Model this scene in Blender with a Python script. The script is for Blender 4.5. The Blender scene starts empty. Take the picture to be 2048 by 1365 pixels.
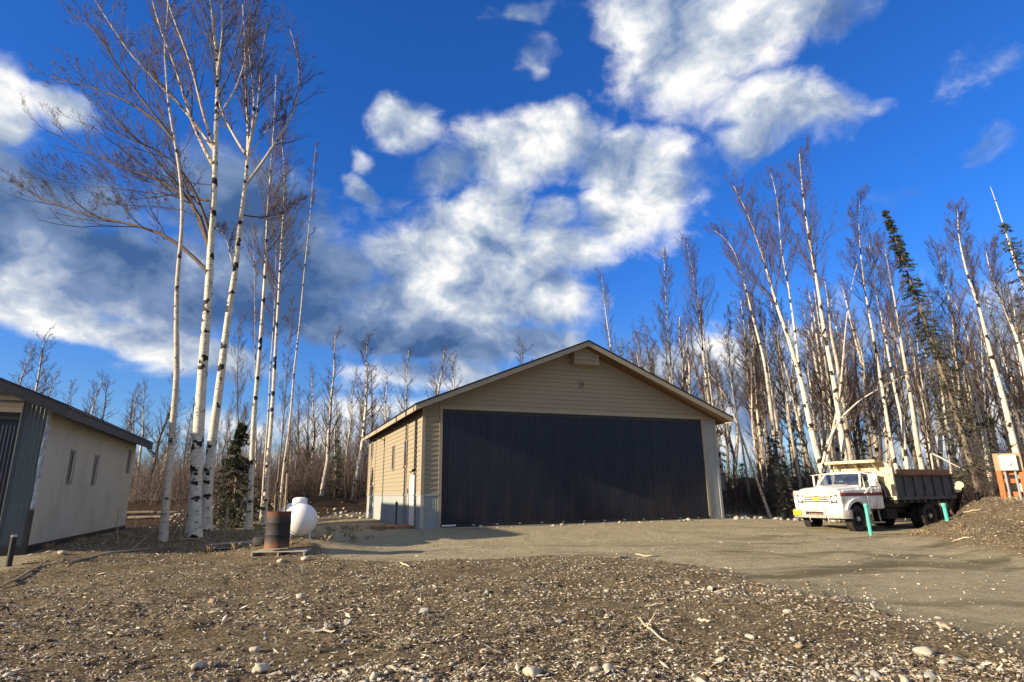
import bpy, bmesh, math, random
import numpy as np
from mathutils import Vector, Matrix

scene = bpy.context.scene
C = scene.collection
random.seed(7)
rng = np.random.default_rng(11)

# ------------------------------------------------------------------ camera
F_PX, PITCH, ROLL, CAM_H = 1170.6, 0.252, -0.0121, 1.27
_cp, _sp, _cr, _sr = math.cos(PITCH), math.sin(PITCH), math.cos(ROLL), math.sin(ROLL)
_R, _F, _U = np.array([1., 0, 0]), np.array([0, _cp, _sp]), np.array([0, -_sp, _cp])
CAM_R, CAM_U = _cr * _R + _sr * _U, -_sr * _R + _cr * _U
CAM_P = np.array([0., 0., CAM_H])
cam_data = bpy.data.cameras.new('camera')
cam_data.sensor_width = 36.0
cam_data.lens = F_PX / 2048 * 36.0
cam_data.clip_start, cam_data.clip_end = 0.05, 3000
cam = bpy.data.objects.new('camera', cam_data)
C.objects.link(cam)
cam.matrix_world = Matrix(((CAM_R[0], CAM_U[0], -_F[0], 0), (CAM_R[1], CAM_U[1], -_F[1], 0),
                           (CAM_R[2], CAM_U[2], -_F[2], CAM_H), (0, 0, 0, 1)))
scene.camera = cam

# ------------------------------------------------------------------ sun and sky
HANGAR_YAW = 0.3813
SUN_EL = math.radians(18.0)
SUN_TRAVEL = HANGAR_YAW + math.radians(3.8)          # heading of the light, from +x towards +y
sun_vec = Vector((-math.cos(SUN_TRAVEL) * math.cos(SUN_EL), -math.sin(SUN_TRAVEL) * math.cos(SUN_EL), math.sin(SUN_EL)))
sun_data = bpy.data.lights.new('sun', 'SUN')
sun_data.energy = 5.0
sun_data.angle = math.radians(0.5)
sun_data.color = (1.0, 0.82, 0.575)
sun = bpy.data.objects.new('sun', sun_data)
C.objects.link(sun)
sun.location = sun_vec * 60
sun.rotation_euler = sun_vec.to_track_quat('Z', 'Y').to_euler()

scene.view_settings.view_transform = 'Standard'
scene.view_settings.look = 'None'
scene.view_settings.exposure = 1.12
scene.view_settings.gamma = 1.0
scene.view_settings.use_curve_mapping = False

world = bpy.data.worlds.new('World')
scene.world = world
world.use_nodes = True
nt = world.node_tree
nt.nodes.clear()


def N(tree, kind, **kw):
    n = tree.nodes.new(kind)
    for k, v in kw.items():
        setattr(n, k, v)
    return n


def L(tree, a, b):
    tree.links.new(a, b)


def wmath(op, a, b=None, clamp=False):
    n = N(nt, 'ShaderNodeMath', operation=op, use_clamp=clamp)
    for i, v in enumerate((a, b)):
        if v is None:
            continue
        if isinstance(v, (int, float)):
            n.inputs[i].default_value = v
        else:
            L(nt, v, n.inputs[i])
    return n.outputs[0]


SKY_STRENGTH = 0.055
sky = N(nt, 'ShaderNodeTexSky', sky_type='NISHITA', sun_disc=False)
sky.sun_elevation = SUN_EL
sky.sun_rotation = math.atan2(sun_vec.x, sun_vec.y)
sky.air_density, sky.dust_density, sky.ozone_density, sky.altitude = 1.0, 0.2, 3.0, 100
tcw = N(nt, 'ShaderNodeTexCoord')
DIR = tcw.outputs['Generated']
# clouds: (azimuth, elevation, width, height, tilt, weight, brightness), angles in degrees, sizes in radians
CLOUDS = [(22.6, 38.8, 0.152, 0.072, 10, 1.1, 0.92), (17.9, 42.0, 0.09, 0.056, 0, 1.0, 0.85), (27.9, 32.0, 0.097, 0.051, -25, 0.85, 0.75),
 (33.0, 37.9, 0.071, 0.042, 0, 0.6, 0.7), (24.9, 30.6, 0.048, 0.042, -30, 0.6, 0.7), (2.8, 40.4, 0.046, 0.041, 20, 0.62, 0.6), (2.6, 44.3, 0.052, 0.022, 0, 0.62, 0.6),
 (-11.3, 34.6, 0.056, 0.042, 0, 0.95, 0.75), (1.7, 32.5, 0.121, 0.057, 10, 1.05, 0.85), (12.0, 30.7, 0.09, 0.045, 0, 1.05, 0.85), (13.2, 26.8, 0.101, 0.074, 10, 1.15, 0.95),
 (-0.6, 27.5, 0.062, 0.052, 0, 1.15, 1.05), (-6.5, 30.2, 0.074, 0.039, 20, 0.75, 0.55), (-3.3, 24.3, 0.159, 0.065, 0, 1.0, 0.6), (4.6, 23.2, 0.116, 0.062, 0, 1.0, 0.65),
 (-8.9, 22.2, 0.13, 0.06, 10, 1.1, 0.7), (-4.8, 19.0, 0.195, 0.059, 0, 1.05, 0.6), (-13.3, 18.2, 0.108, 0.05, 0, 0.95, 0.7), (3.5, 18.9, 0.093, 0.051, 0, 0.9, 0.55),
 (2.3, 14.5, 0.085, 0.032, -8, 1.1, 1.0), (-3.2, 15.8, 0.102, 0.026, -18, 0.95, 0.95), (-12.2, 14.9, 0.253, 0.042, -3, 1.25, 0.2), (-7.7, 11.4, 0.144, 0.034, 0, 0.95, 0.95),
 (-18.2, 19.7, 0.09, 0.06, 0, 1.0, 0.5), (-15.1, 28.0, 0.055, 0.023, -30, 0.75, 0.65), (-16.6, 31.2, 0.039, 0.019, -40, 0.55, 0.6), (-12.7, 27.1, 0.048, 0.021, 20, 0.65, 0.6),
 (-44.9, 27.3, 0.027, 0.055, 0, 1.2, 1.05), (-41.0, 29.1, 0.047, 0.026, 0, 0.65, 0.6), (-42.4, 23.0, 0.14, 0.06, 0, 1.1, 0.45), (-39.5, 19.6, 0.165, 0.07, -8, 1.15, 0.5),
 (-41.2, 16.1, 0.11, 0.046, -15, 1.05, 0.75), (-39.2, 13.4, 0.109, 0.03, -12, 1.1, 1.0), (-32.6, 12.3, 0.098, 0.031, -15, 1.05, 1.0), (-31.4, 17.5, 0.167, 0.07, -8, 1.2, 0.16),
 (-22.6, 17.4, 0.15, 0.075, 0, 1.15, 0.14), (-26.9, 24.8, 0.162, 0.085, 0, 0.85, 0.2), (-27.8, 10.8, 0.114, 0.038, 0, 0.8, 0.75), (43.5, 31.4, 0.067, 0.034, 0, 0.4, 0.5),
 (33.6, 30.1, 0.054, 0.02, 10, 0.4, 0.5), (20.1, 8.4, 0.205, 0.096, 0, 0.85, 0.62), (33.6, 6.9, 0.18, 0.067, 0, 0.85, 0.7), (41.7, 10.1, 0.056, 0.071, 0, 0.8, 0.7),
 (13.5, 11.6, 0.095, 0.05, 0, 0.6, 0.55), (42.7, 24.7, 0.044, 0.025, 0, 0.35, 0.5),
 (4.9, 26.6, 0.055, 0.045, 0, 0.85, 0.6), (-21, 21.5, 0.08, 0.045, 10, 0.85, 0.4),
 (-20, 5.5, 0.20, 0.055, 0, 0.8, 0.72), (-33, 4.0, 0.14, 0.035, 0, 0.6, 0.7), (-5, 5.0, 0.16, 0.06, 0, 0.7, 0.7), (29, 12.5, 0.16, 0.05, 8, 0.62, 0.66), (36, 4, 0.2, 0.08, 0, 0.9, 0.75)]


def noise_node(vec, scale, detail, rough, tree=None):
    n = N(nt, 'ShaderNodeTexNoise')
    n.inputs['Scale'].default_value = scale
    n.inputs['Detail'].default_value = detail
    n.inputs['Roughness'].default_value = rough
    L(nt, vec, n.inputs['Vector'])
    return n


def vmath(op, a, b=None, scale=None):
    n = N(nt, 'ShaderNodeVectorMath', operation=op)
    for i, v in enumerate((a, b)):
        if v is None:
            continue
        if isinstance(v, (tuple, list)):
            n.inputs[i].default_value = v
        else:
            L(nt, v, n.inputs[i])
    if scale is not None:
        n.inputs['Scale'].default_value = scale
    return n.outputs[0]


# flatten the noise so that cloud billows are wider than tall
stretch = vmath('MULTIPLY', DIR, (1, 1, 1.3))
warp = noise_node(stretch, 5.0, 3, 0.55)
warp_v = vmath('SCALE', vmath('SUBTRACT', warp.outputs['Color'], (0.5, 0.5, 0.5)), scale=0.10)
wdir = vmath('ADD', DIR, warp_v)
dens, bright = None, None
for az, el, sx, sz, rot, w, b in CLOUDS:
    a_, e_ = math.radians(az), math.radians(el)
    c = Vector((math.sin(a_) * math.cos(e_), math.cos(a_) * math.cos(e_), math.sin(e_)))
    right = Vector((math.cos(a_), -math.sin(a_), 0))
    up = right.cross(c)
    r_ = math.radians(rot)
    ax, az_ = right * math.cos(r_) + up * math.sin(r_), -right * math.sin(r_) + up * math.cos(r_)
    m = Matrix((ax, c, az_)).transposed()
    mp = N(nt, 'ShaderNodeMapping', vector_type='TEXTURE')
    mp.inputs['Location'].default_value = c
    mp.inputs['Rotation'].default_value = m.to_euler()
    mp.inputs['Scale'].default_value = (sx * 1.75, 0.8, sz * 1.8)
    L(nt, wdir, mp.inputs['Vector'])
    ln = N(nt, 'ShaderNodeVectorMath', operation='LENGTH')
    L(nt, mp.outputs[0], ln.inputs[0])
    mr = N(nt, 'ShaderNodeMapRange', interpolation_type='SMOOTHSTEP')
    mr.inputs['From Min'].default_value, mr.inputs['From Max'].default_value = 1.0, 0.0
    mr.inputs['To Min'].default_value, mr.inputs['To Max'].default_value = 0.0, w
    L(nt, ln.outputs['Value'], mr.inputs['Value'])
    d = mr.outputs[0]
    bw = wmath('MULTIPLY', d, b)
    dens = d if dens is None else wmath('MAXIMUM', dens, d)
    wsum = d if bright is None else wmath('ADD', wsum, d)
    bright = bw if bright is None else wmath('ADD', bright, bw)
bavg = wmath('DIVIDE', bright, wmath('ADD', wsum, 0.001))
# bright cloud cover added outside the view to lift and whiten the shade
sepd = N(nt, 'ShaderNodeSeparateXYZ')
L(nt, DIR, sepd.inputs[0])
rest = N(nt, 'ShaderNodeMapRange', interpolation_type='SMOOTHSTEP')
rest.inputs['From Min'].default_value, rest.inputs['From Max'].default_value = 0.60, 0.40
rest.inputs['To Max'].default_value = 0.62
L(nt, sepd.outputs['Y'], rest.inputs['Value'])
bavg = wmath('ADD', bavg, wmath('MULTIPLY', rest.outputs[0], 1.1), clamp=True)
dens = wmath('MINIMUM', wmath('ADD', dens, rest.outputs[0]), 1.1)
fine_c = vmath('ADD', stretch, vmath('SCALE', vmath('SUBTRACT', warp.outputs['Color'], (0.5, 0.5, 0.5)), scale=0.12))
n1 = noise_node(fine_c, 6.5, 10, 0.58)
# the same field sampled a little towards the sun gives the billows a lit and a shaded side
n1b = noise_node(vmath('ADD', fine_c, tuple(sun_vec * 0.03 + Vector((0, 0, 0.05)))), 6.5, 7, 0.52)
al = wmath('ADD', wmath('MULTIPLY', dens, 1.25), wmath('MULTIPLY', wmath('SUBTRACT', n1.outputs['Fac'], 0.5), 2.3))
alpha = N(nt, 'ShaderNodeMapRange', interpolation_type='SMOOTHSTEP')
alpha.inputs['From Min'].default_value, alpha.inputs['From Max'].default_value = 0.25, 0.95
L(nt, al, alpha.inputs['Value'])
relief = wmath('MULTIPLY', wmath('SUBTRACT', n1.outputs['Fac'], n1b.outputs['Fac']), 2.2)
big = noise_node(vmath('ADD', stretch, (3.1, 1.7, .4)), 7.0, 4, 0.55)
relief = wmath('ADD', relief, wmath('MULTIPLY', wmath('SUBTRACT', big.outputs['Fac'], 0.53), 0.9))
edge = wmath('MULTIPLY', wmath('SUBTRACT', 0.75, alpha.outputs[0]), 0.18)
bl = wmath('ADD', wmath('ADD', bavg, relief), edge, clamp=True)
cr = N(nt, 'ShaderNodeValToRGB')
cr.color_ramp.elements[0].position, cr.color_ramp.elements[0].color = 0.0, (0.055, 0.125, 0.30, 1)
cr.color_ramp.elements[1].position, cr.color_ramp.elements[1].color = 1.0, (0.96, 0.95, 0.93, 1)
e = cr.color_ramp.elements.new(0.45)
e.color = (0.20, 0.29, 0.48, 1)
e = cr.color_ramp.elements.new(0.75)
e.color = (0.50, 0.57, 0.68, 1)
L(nt, bl, cr.inputs['Fac'])
CLOUD_GAIN = 9.0
cscale = vmath('SCALE', cr.outputs['Color'], scale=CLOUD_GAIN)
lift = N(nt, 'ShaderNodeMapRange', interpolation_type='SMOOTHSTEP')
lift.inputs['From Min'].default_value, lift.inputs['From Max'].default_value = 0.0, 0.42
sepz = N(nt, 'ShaderNodeSeparateXYZ')
L(nt, DIR, sepz.inputs[0])
L(nt, sepz.outputs['Z'], lift.inputs['Value'])
tcol = N(nt, 'ShaderNodeMix', data_type='RGBA')
L(nt, lift.outputs[0], tcol.inputs['Factor'])
tcol.inputs['A'].default_value = (0.72, 0.95, 1.30, 1)
tcol.inputs['B'].default_value = (0.27, 0.86, 1.78, 1)
tint = vmath('MULTIPLY', sky.outputs['Color'], tcol.outputs['Result'])
mix = N(nt, 'ShaderNodeMix', data_type='RGBA')
L(nt, alpha.outputs[0], mix.inputs['Factor'])
L(nt, tint, mix.inputs['A'])
L(nt, cscale, mix.inputs['B'])
bg = N(nt, 'ShaderNodeBackground')
bg.inputs['Strength'].default_value = SKY_STRENGTH
L(nt, mix.outputs['Result'], bg.inputs['Color'])
wo = N(nt, 'ShaderNodeOutputWorld')
L(nt, bg.outputs[0], wo.inputs['Surface'])

# ------------------------------------------------------------------ helpers
def tag(o, label=None, cat=None, group=None, kind=None):
    if label: o['label'] = label
    if cat: o['category'] = cat
    if group: o['group'] = group
    if kind: o['kind'] = kind
    return o


def empty(name, loc, rz=0.0, label=None, cat=None, group=None):
    o = bpy.data.objects.new(name, None)
    C.objects.link(o)
    o.location = loc
    o.rotation_euler = (0, 0, rz)
    o.empty_display_size = 0.2
    return tag(o, label, cat, group)


def link(name, me, parent=None):
    o = bpy.data.objects.new(name, me)
    C.objects.link(o)
    if parent is not None:
        o.parent = parent
    return o


def fast_mesh(name, V, faces, mats, mat_idx=None, smooth=False):
    """faces: list of int arrays, each (n, k) with a constant k"""
    me = bpy.data.meshes.new(name)
    V = np.asarray(V, dtype=np.float32)
    me.vertices.add(len(V))
    me.vertices.foreach_set('co', V.ravel())
    loops = np.concatenate([np.asarray(f, dtype=np.int32).ravel() for f in faces])
    sizes = np.concatenate([np.full(len(f), f.shape[1], dtype=np.int32) for f in faces])
    me.loops.add(len(loops))
    me.loops.foreach_set('vertex_index', loops)
    me.polygons.add(len(sizes))
    starts = np.concatenate([[0], np.cumsum(sizes)[:-1]]).astype(np.int32)
    me.polygons.foreach_set('loop_start', starts)
    me.polygons.foreach_set('loop_total', sizes)
    for m in (mats if isinstance(mats, (list, tuple)) else [mats]):
        me.materials.append(m)
    if mat_idx is not None:
        me.polygons.foreach_set('material_index', np.asarray(mat_idx, dtype=np.int32))
    me.polygons.foreach_set('use_smooth', np.full(len(sizes), bool(smooth)))
    me.update(calc_edges=True)
    me.validate()
    return me


class MB:
    """collects simple solids and links them as one mesh"""
    def __init__(s):
        s.v, s.f = [], []

    def add(s, V, F):
        n = len(s.v)
        s.v += [tuple(float(c) for c in p) for p in V]
        s.f += [tuple(i + n for i in f) for f in F]
        return s

    def box(s, x0, x1, y0, y1, z0, z1):
        return s.hexa([(x0, y0, z0), (x1, y0, z0), (x1, y1, z0), (x0, y1, z0), (x0, y0, z1), (x1, y0, z1), (x1, y1, z1), (x0, y1, z1)])

    def hexa(s, P):
        return s.add(P, [(3, 2, 1, 0), (4, 5, 6, 7), (0, 1, 5, 4), (1, 2, 6, 5), (2, 3, 7, 6), (3, 0, 4, 7)])

    def bar(s, a, b, w, h=None, up=(0, 0, 1)):
        a, b = Vector(a), Vector(b)
        h = w if h is None else h
        d = (b - a).normalized()
        u = Vector(up)
        if abs(d.dot(u)) > .98:
            u = Vector((1, 0, 0))
        x = d.cross(u).normalized()
        y = x.cross(d).normalized()
        P = []
        for q in (a, b):
            P += [q - x * w / 2 - y * h / 2, q + x * w / 2 - y * h / 2, q + x * w / 2 + y * h / 2, q - x * w / 2 + y * h / 2]
        return s.add(P, [(0, 1, 2, 3), (7, 6, 5, 4), (1, 0, 4, 5), (2, 1, 5, 6), (3, 2, 6, 7), (0, 3, 7, 4)])

    def tube(s, pts, radii, n=10, caps=True):
        pts = [Vector(p) for p in pts]
        if isinstance(radii, (int, float)):
            radii = [radii] * len(pts)
        V, F = [], []
        d0 = (pts[1] - pts[0]).normalized()
        u = Vector((0, 0, 1)) if abs(d0.z) < .9 else Vector((1, 0, 0))
        for i, p in enumerate(pts):
            d = (pts[min(i + 1, len(pts) - 1)] - pts[max(i - 1, 0)]).normalized()
            x = d.cross(u).normalized()
            y = x.cross(d)
            u = -x.cross(d) if False else u
            for k in range(n):
                a = 2 * math.pi * k / n
                V.append(p + (x * math.cos(a) + y * math.sin(a)) * radii[i])
        for i in range(len(pts) - 1):
            for k in range(n):
                a, b = i * n + k, i * n + (k + 1) % n
                F.append((a, b, b + n, a + n))
        if caps:
            F.append(tuple(range(n - 1, -1, -1)))
            F.append(tuple(range((len(pts) - 1) * n, len(pts) * n)))
        return s.add(V, F)

    def prism(s, poly, axis, a, b):
        """poly: 2-D outline; axis: the extrusion axis 'x' 'y' 'z'"""
        n = len(poly)
        def P(u, w, t):
            return {'x': (t, u, w), 'y': (u, t, w), 'z': (u, w, t)}[axis]
        V = [P(u, w, a) for u, w in poly] + [P(u, w, b) for u, w in poly]
        F = [tuple(range(n)), tuple(range(2 * n - 1, n - 1, -1))]
        F += [(i, i + n, (i + 1) % n + n, (i + 1) % n) for i in range(n)]
        return s.add(V, F)

    def lathe(s, prof, n=24, axis='z', center=(0, 0, 0)):
        V, F = [], []
        m = len(prof)
        for k in range(n):
            a = 2 * math.pi * k / n
            for r, h in prof:
                p = {'z': (r * math.cos(a), r * math.sin(a), h), 'y': (r * math.cos(a), h, r * math.sin(a)), 'x': (h, r * math.cos(a), r * math.sin(a))}[axis]
                V.append((p[0] + center[0], p[1] + center[1], p[2] + center[2]))
        for k in range(n):
            for i in range(m - 1):
                a, b = k * m + i, ((k + 1) % n) * m + i
                F.append((a, b, b + 1, a + 1))
        return s.add(V, F)

    def loft(s, rings, caps=True):
        n = len(rings[0])
        V = [p for r in rings for p in r]
        F = []
        for i in range(len(rings) - 1):
            for k in range(n):
                a, b = i * n + k, i * n + (k + 1) % n
                F.append((a, b, b + n, a + n))
        if caps:
            F += [tuple(range(n - 1, -1, -1)), tuple(range((len(rings) - 1) * n, len(rings) * n))]
        return s.add(V, F)

    def build(s, name, mat, parent=None, smooth=False, bevel=0.0, fix=True):
        me = bpy.data.meshes.new(name)
        me.from_pydata(s.v, [], s.f)
        me.materials.append(mat)
        if fix:
            bm = bmesh.new()
            bm.from_mesh(me)
            bmesh.ops.recalc_face_normals(bm, faces=bm.faces)
            bm.to_mesh(me)
            bm.free()
        if smooth:
            me.polygons.foreach_set('use_smooth', [True] * len(me.polygons))
            if smooth == 'angle':
                me.set_sharp_from_angle(angle=math.radians(35))
        o = link(name, me, parent)
        if bevel:
            b = o.modifiers.new('bevel', 'BEVEL')
            b.width, b.segments, b.limit_method, b.angle_limit = bevel, 2, 'ANGLE', math.radians(40)
        return o


# ------------------------------------------------------------------ materials
def mat(name, col, rough=0.7, metal=0.0, var=0.15, scale=6.0, detail=6, bump=0.0, bscale=40.0, coord='Object', vec=(1, 1, 1), dirt=None, dirt_scale=1.2, dirt_amt=0.5, spec=0.4, coat=0.0):
    """principled surface with mottled colour, optional stains and fine relief"""
    m = bpy.data.materials.new(name)
    m.use_nodes = True
    t = m.node_tree
    p = t.nodes['Principled BSDF']
    p.inputs['Roughness'].default_value = rough
    p.inputs['Metallic'].default_value = metal
    p.inputs['Specular IOR Level'].default_value = spec
    p.inputs['Coat Weight'].default_value = coat
    tc = N(t, 'ShaderNodeTexCoord')
    mp = N(t, 'ShaderNodeMapping')
    mp.inputs['Scale'].default_value = vec
    L(t, tc.outputs[coord], mp.inputs['Vector'])
    n = N(t, 'ShaderNodeTexNoise')
    n.inputs['Scale'].default_value, n.inputs['Detail'].default_value, n.inputs['Roughness'].default_value = scale, detail, 0.6
    L(t, mp.outputs[0], n.inputs['Vector'])
    r = N(t, 'ShaderNodeValToRGB')
    r.color_ramp.elements[0].position, r.color_ramp.elements[1].position = 0.3, 0.7
    r.color_ramp.elements[0].color = tuple(c * (1 - var) for c in col) + (1,)
    r.color_ramp.elements[1].color = tuple(min(1, c * (1 + var)) for c in col) + (1,)
    L(t, n.outputs['Fac'], r.inputs['Fac'])
    out = r.outputs['Color']
    if dirt is not None:
        n2 = N(t, 'ShaderNodeTexNoise')
        n2.inputs['Scale'].default_value, n2.inputs['Detail'].default_value, n2.inputs['Roughness'].default_value = dirt_scale, 8, 0.65
        L(t, mp.outputs[0], n2.inputs['Vector'])
        mr = N(t, 'ShaderNodeMapRange')
        mr.inputs['From Min'].default_value, mr.inputs['From Max'].default_value, mr.inputs['To Max'].default_value = 0.48, 0.66, dirt_amt
        L(t, n2.outputs['Fac'], mr.inputs['Value'])
        mx = N(t, 'ShaderNodeMix', data_type='RGBA')
        L(t, mr.outputs[0], mx.inputs['Factor'])
        L(t, out, mx.inputs['A'])
        mx.inputs['B'].default_value = tuple(dirt) + (1,)
        out = mx.outputs['Result']
    L(t, out, p.inputs['Base Color'])
    if bump:
        n3 = N(t, 'ShaderNodeTexNoise')
        n3.inputs['Scale'].default_value, n3.inputs['Detail'].default_value = bscale, 6
        L(t, mp.outputs[0], n3.inputs['Vector'])
        b = N(t, 'ShaderNodeBump')
        b.inputs['Strength'].default_value, b.inputs['Distance'].default_value = bump, 0.02
        L(t, n3.outputs['Fac'], b.inputs['Height'])
        L(t, b.outputs[0], p.inputs['Normal'])
    return m


def glass_mat(name, tint=(0.75, 0.8, 0.8), refl=0.12):
    m = bpy.data.materials.new(name)
    m.use_nodes = True
    t = m.node_tree
    t.nodes.clear()
    o = N(t, 'ShaderNodeOutputMaterial')
    tr, gl = N(t, 'ShaderNodeBsdfTransparent'), N(t, 'ShaderNodeBsdfGlossy')
    tr.inputs['Color'].default_value = tint + (1,)
    gl.inputs['Roughness'].default_value = 0.03
    fr = N(t, 'ShaderNodeFresnel')
    fr.inputs['IOR'].default_value = 1.5
    ad = N(t, 'ShaderNodeMath', operation='ADD', use_clamp=True)
    ad.inputs[1].default_value = refl
    sc_ = N(t, 'ShaderNodeMath', operation='MULTIPLY')
    sc_.inputs[1].default_value = .35
    L(t, fr.outputs[0], sc_.inputs[0])
    L(t, sc_.outputs[0], ad.inputs[0])
    mx = N(t, 'ShaderNodeMixShader')
    L(t, ad.outputs[0], mx.inputs[0])
    L(t, tr.outputs[0], mx.inputs[1])
    L(t, gl.outputs[0], mx.inputs[2])
    L(t, mx.outputs[0], o.inputs['Surface'])
    return m


# ------------------------------------------------------------------ lie of the land
HX, HY, HW, HL = -3.377, 22.013, 13.635, 13.33        # hangar corner, width, length
LX, LY, LW, LL = -11.569, 14.585, 13.0, 10.4           # second hangar: right front corner, width, length
H_AX = np.array([math.cos(HANGAR_YAW), math.sin(HANGAR_YAW)])
H_BX = np.array([-H_AX[1], H_AX[0]])


def ss(a, b, x):
    t = np.clip((np.asarray(x, dtype=float) - a) / (b - a), 0, 1)
    return t * t * (3 - 2 * t)


_perm = rng.integers(0, 2**31, (256, 256)).astype(np.float64) / 2**31


def vnoise(x, y):
    x, y = np.asarray(x, float), np.asarray(y, float)
    xi, yi = np.floor(x).astype(int), np.floor(y).astype(int)
    fx, fy = x - xi, y - yi
    fx, fy = fx * fx * (3 - 2 * fx), fy * fy * (3 - 2 * fy)
    g = lambda a, b: _perm[a & 255, b & 255]
    return (g(xi, yi) * (1 - fx) + g(xi + 1, yi) * fx) * (1 - fy) + (g(xi, yi + 1) * (1 - fx) + g(xi + 1, yi + 1) * fx) * fy


def fbm(x, y, o=4):
    s, a, t = 0, 1.0, 0
    for i in range(o):
        s = s + a * vnoise(np.asarray(x) * 2**i + 17.3 * i, np.asarray(y) * 2**i + 5.7 * i)
        t += a
        a *= 0.5
    return s / t


def rect_dist(x, y, px, py, w, l):
    u = (x - px) * H_AX[0] + (y - py) * H_AX[1]
    v = (x - px) * H_BX[0] + (y - py) * H_BX[1]
    du = np.maximum(np.maximum(-u, u - w), 0)
    dv = np.maximum(np.maximum(-v, v - l), 0)
    return np.hypot(du, dv)


def hangar_d(x, y):
    return rect_dist(x, y, HX, HY, HW, HL)


def second_d(x, y):
    return rect_dist(x, y, LX - LW * H_AX[0], LY - LW * H_AX[1], LW, LL)


def mound_h(x, y):
    s = x - (9.5 + (y - 12) * 0.27) + 0.35 * (fbm(x * .5, y * .5, 2) - .5)
    h = np.interp(s, [0, .9, 1.7, 2.75, 3.1, 3.5, 4.2, 6], [0, .14, .42, .66, .90, 1.06, 1.10, 1.14])
    h = .6 * h + .2 * np.interp(s - .25, [0, .9, 1.7, 2.75, 3.1, 3.5, 4.2, 6], [0, .14, .42, .66, .90, 1.06, 1.10, 1.14]) + .2 * np.interp(s + .25, [0, .9, 1.7, 2.75, 3.1, 3.5, 4.2, 6], [0, .14, .42, .66, .90, 1.06, 1.10, 1.14])
    back = np.interp(x, [8, 12.5, 14, 16, 18.5, 30], [20.3, 20.2, 20.8, 21.8, 25, 40])
    h = h * (1 - ss(-1.2, 0.3, y - back))
    h = h * ss(3, 10.5, y)
    return h


def mulch_mask(x, y):
    wob = 1.5 * (fbm(x * .55, y * .55, 4) - .5) + .7 * (fbm(x * 2.5, y * 2.5, 3) - .5)
    far = 15.0 - 0.5 * np.abs(x + 1) * 0.1 + 0.6 * np.sin(x * .7)
    far = np.where(x < -4.5, 15 + (-4.5 - x) * 1.6, far)
    far = np.minimum(far, 27)
    right = np.interp(y, [0, 5, 7, 9.4, 12.4, 14.8, 40], [3.6, 4.5, 4.7, 4.7, 4.0, 2.9, 2.0])
    left = np.interp(y, [0, 10, 11.5, 13, 16, 20, 30], [-14, -11.8, -10.2, -10.6, -12.2, -14.2, -17.5])
    a = ss(-.7, .7, far - y + wob) * ss(-.5, .5, right - x + wob) * ss(-.5, .5, x - left + wob)
    return a


def stone_mask(x, y):
    a = ss(6.6, 4.7, y + 1.2 * (fbm(x * .8, y * .8, 3) - .5))
    b = np.exp(-(((x - 3.6) / 1.5) ** 2 + ((y - 9.0) / .8) ** 2))
    c = np.exp(-(((x - 4.6) / .8) ** 2 + ((y - 6.9) / 1.3) ** 2)) * .5
    return np.clip(np.maximum(np.maximum(a * .9, b), c), 0, 1)


def terr(x, y):
    x, y = np.asarray(x, float), np.asarray(y, float)
    z = -0.28 + 0.28 * np.maximum(ss(6.5, .5, hangar_d(x, y)), ss(4.5, .3, second_d(x, y)) * .8)
    z = z + mulch_mask(x, y) * (0.05 + 0.10 * (fbm(x * .45, y * .45, 3) - .4))
    z = z + mound_h(x, y)
    z = z + 0.34 * np.exp(-(((x + 5.6) / 1.5) ** 2 + ((y - 16.4) / 1.4) ** 2))
    z = z + 0.22 * np.exp(-(((x + 11.2) / 2.4) ** 2 + ((y - 21.5) / 4) ** 2))
    # banks pushed up at the edge of the clearing
    bl = 1.25 * np.exp(-((y - 40 - .25 * (x + 12)) / 3.2) ** 2) * ss(-3.5, -8, x) * ss(-60, -36, x)
    bl = bl + 0.75 * np.exp(-(((x + 16.5) / 3.5) ** 2 + ((y - 35) / 3) ** 2))
    br = 0.7 * np.exp(-((y - 33.5 - .15 * (x - 14)) / 1.7) ** 2) * ss(9.3, 11.5, x)
    z = z + (bl + br) * (0.7 + 0.6 * fbm(x * .7, y * .7, 3))
    # the land climbs gently behind the trees
    z = z + 2.6 * ss(42, 66, y) * ss(-2, -10, x - .08 * (y - 42)) + 2.0 * ss(36, 60, y - .2 * (x - 14)) * ss(6, 14, x)
    away = ss(40, 90, np.hypot(x, y))
    z = z + away * (0.8 + 1.2 * (fbm(x * .03 + 9, y * .03, 3) - .5))
    off = ss(.0, .5, np.minimum(hangar_d(x, y), second_d(x, y)))
    z = z + off * 0.05 * (fbm(x * 1.1 + 3, y * 1.1, 3) - .5)
    return z


def ruts(x, y):
    """wheel tracks curving from the hangar door and from the truck to the near right"""
    r = 0
    for cx, cy, rad in ((-3.0, 29.5, 18.6), (-1.0, 27.5, 18.0), (-6.0, 33, 23.5), (2.0, 2.0, 15.2), (3.5, 1.0, 14.4)):
        d = np.hypot(x - cx, y - cy) + .25 * (fbm(x * .3, y * .3, 2) - .5)
        for o in (-.85, .85):
            r = np.maximum(r, np.exp(-((d - rad - o) / .17) ** 2))
    return r * ss(-2, 3, x) * ss(1.5, 4, hangar_d(x, y))


def terr_fine(x, y):
    z = terr(x, y)
    d = np.hypot(x, y)
    off = ss(.05, .6, np.minimum(hangar_d(x, y), second_d(x, y)))
    m = np.maximum(mulch_mask(x, y), ss(.02, .2, mound_h(x, y)))
    k = np.clip(1 - d / 45, 0, 1) * off
    z = z - ruts(x, y) * .03 * k * (1 - m)
    return z + k * (m * (0.09 * (fbm(x * 3.6, y * 3.6, 3) - .5) + .055 * (fbm(x * 11, y * 11, 3) - .5)) + (1 - m) * (.022 * (fbm(x * 2.2 + 4, y * 2.2, 4) - .5) + .022 * (fbm(x * 9, y * 9, 3) - .5)))


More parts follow.
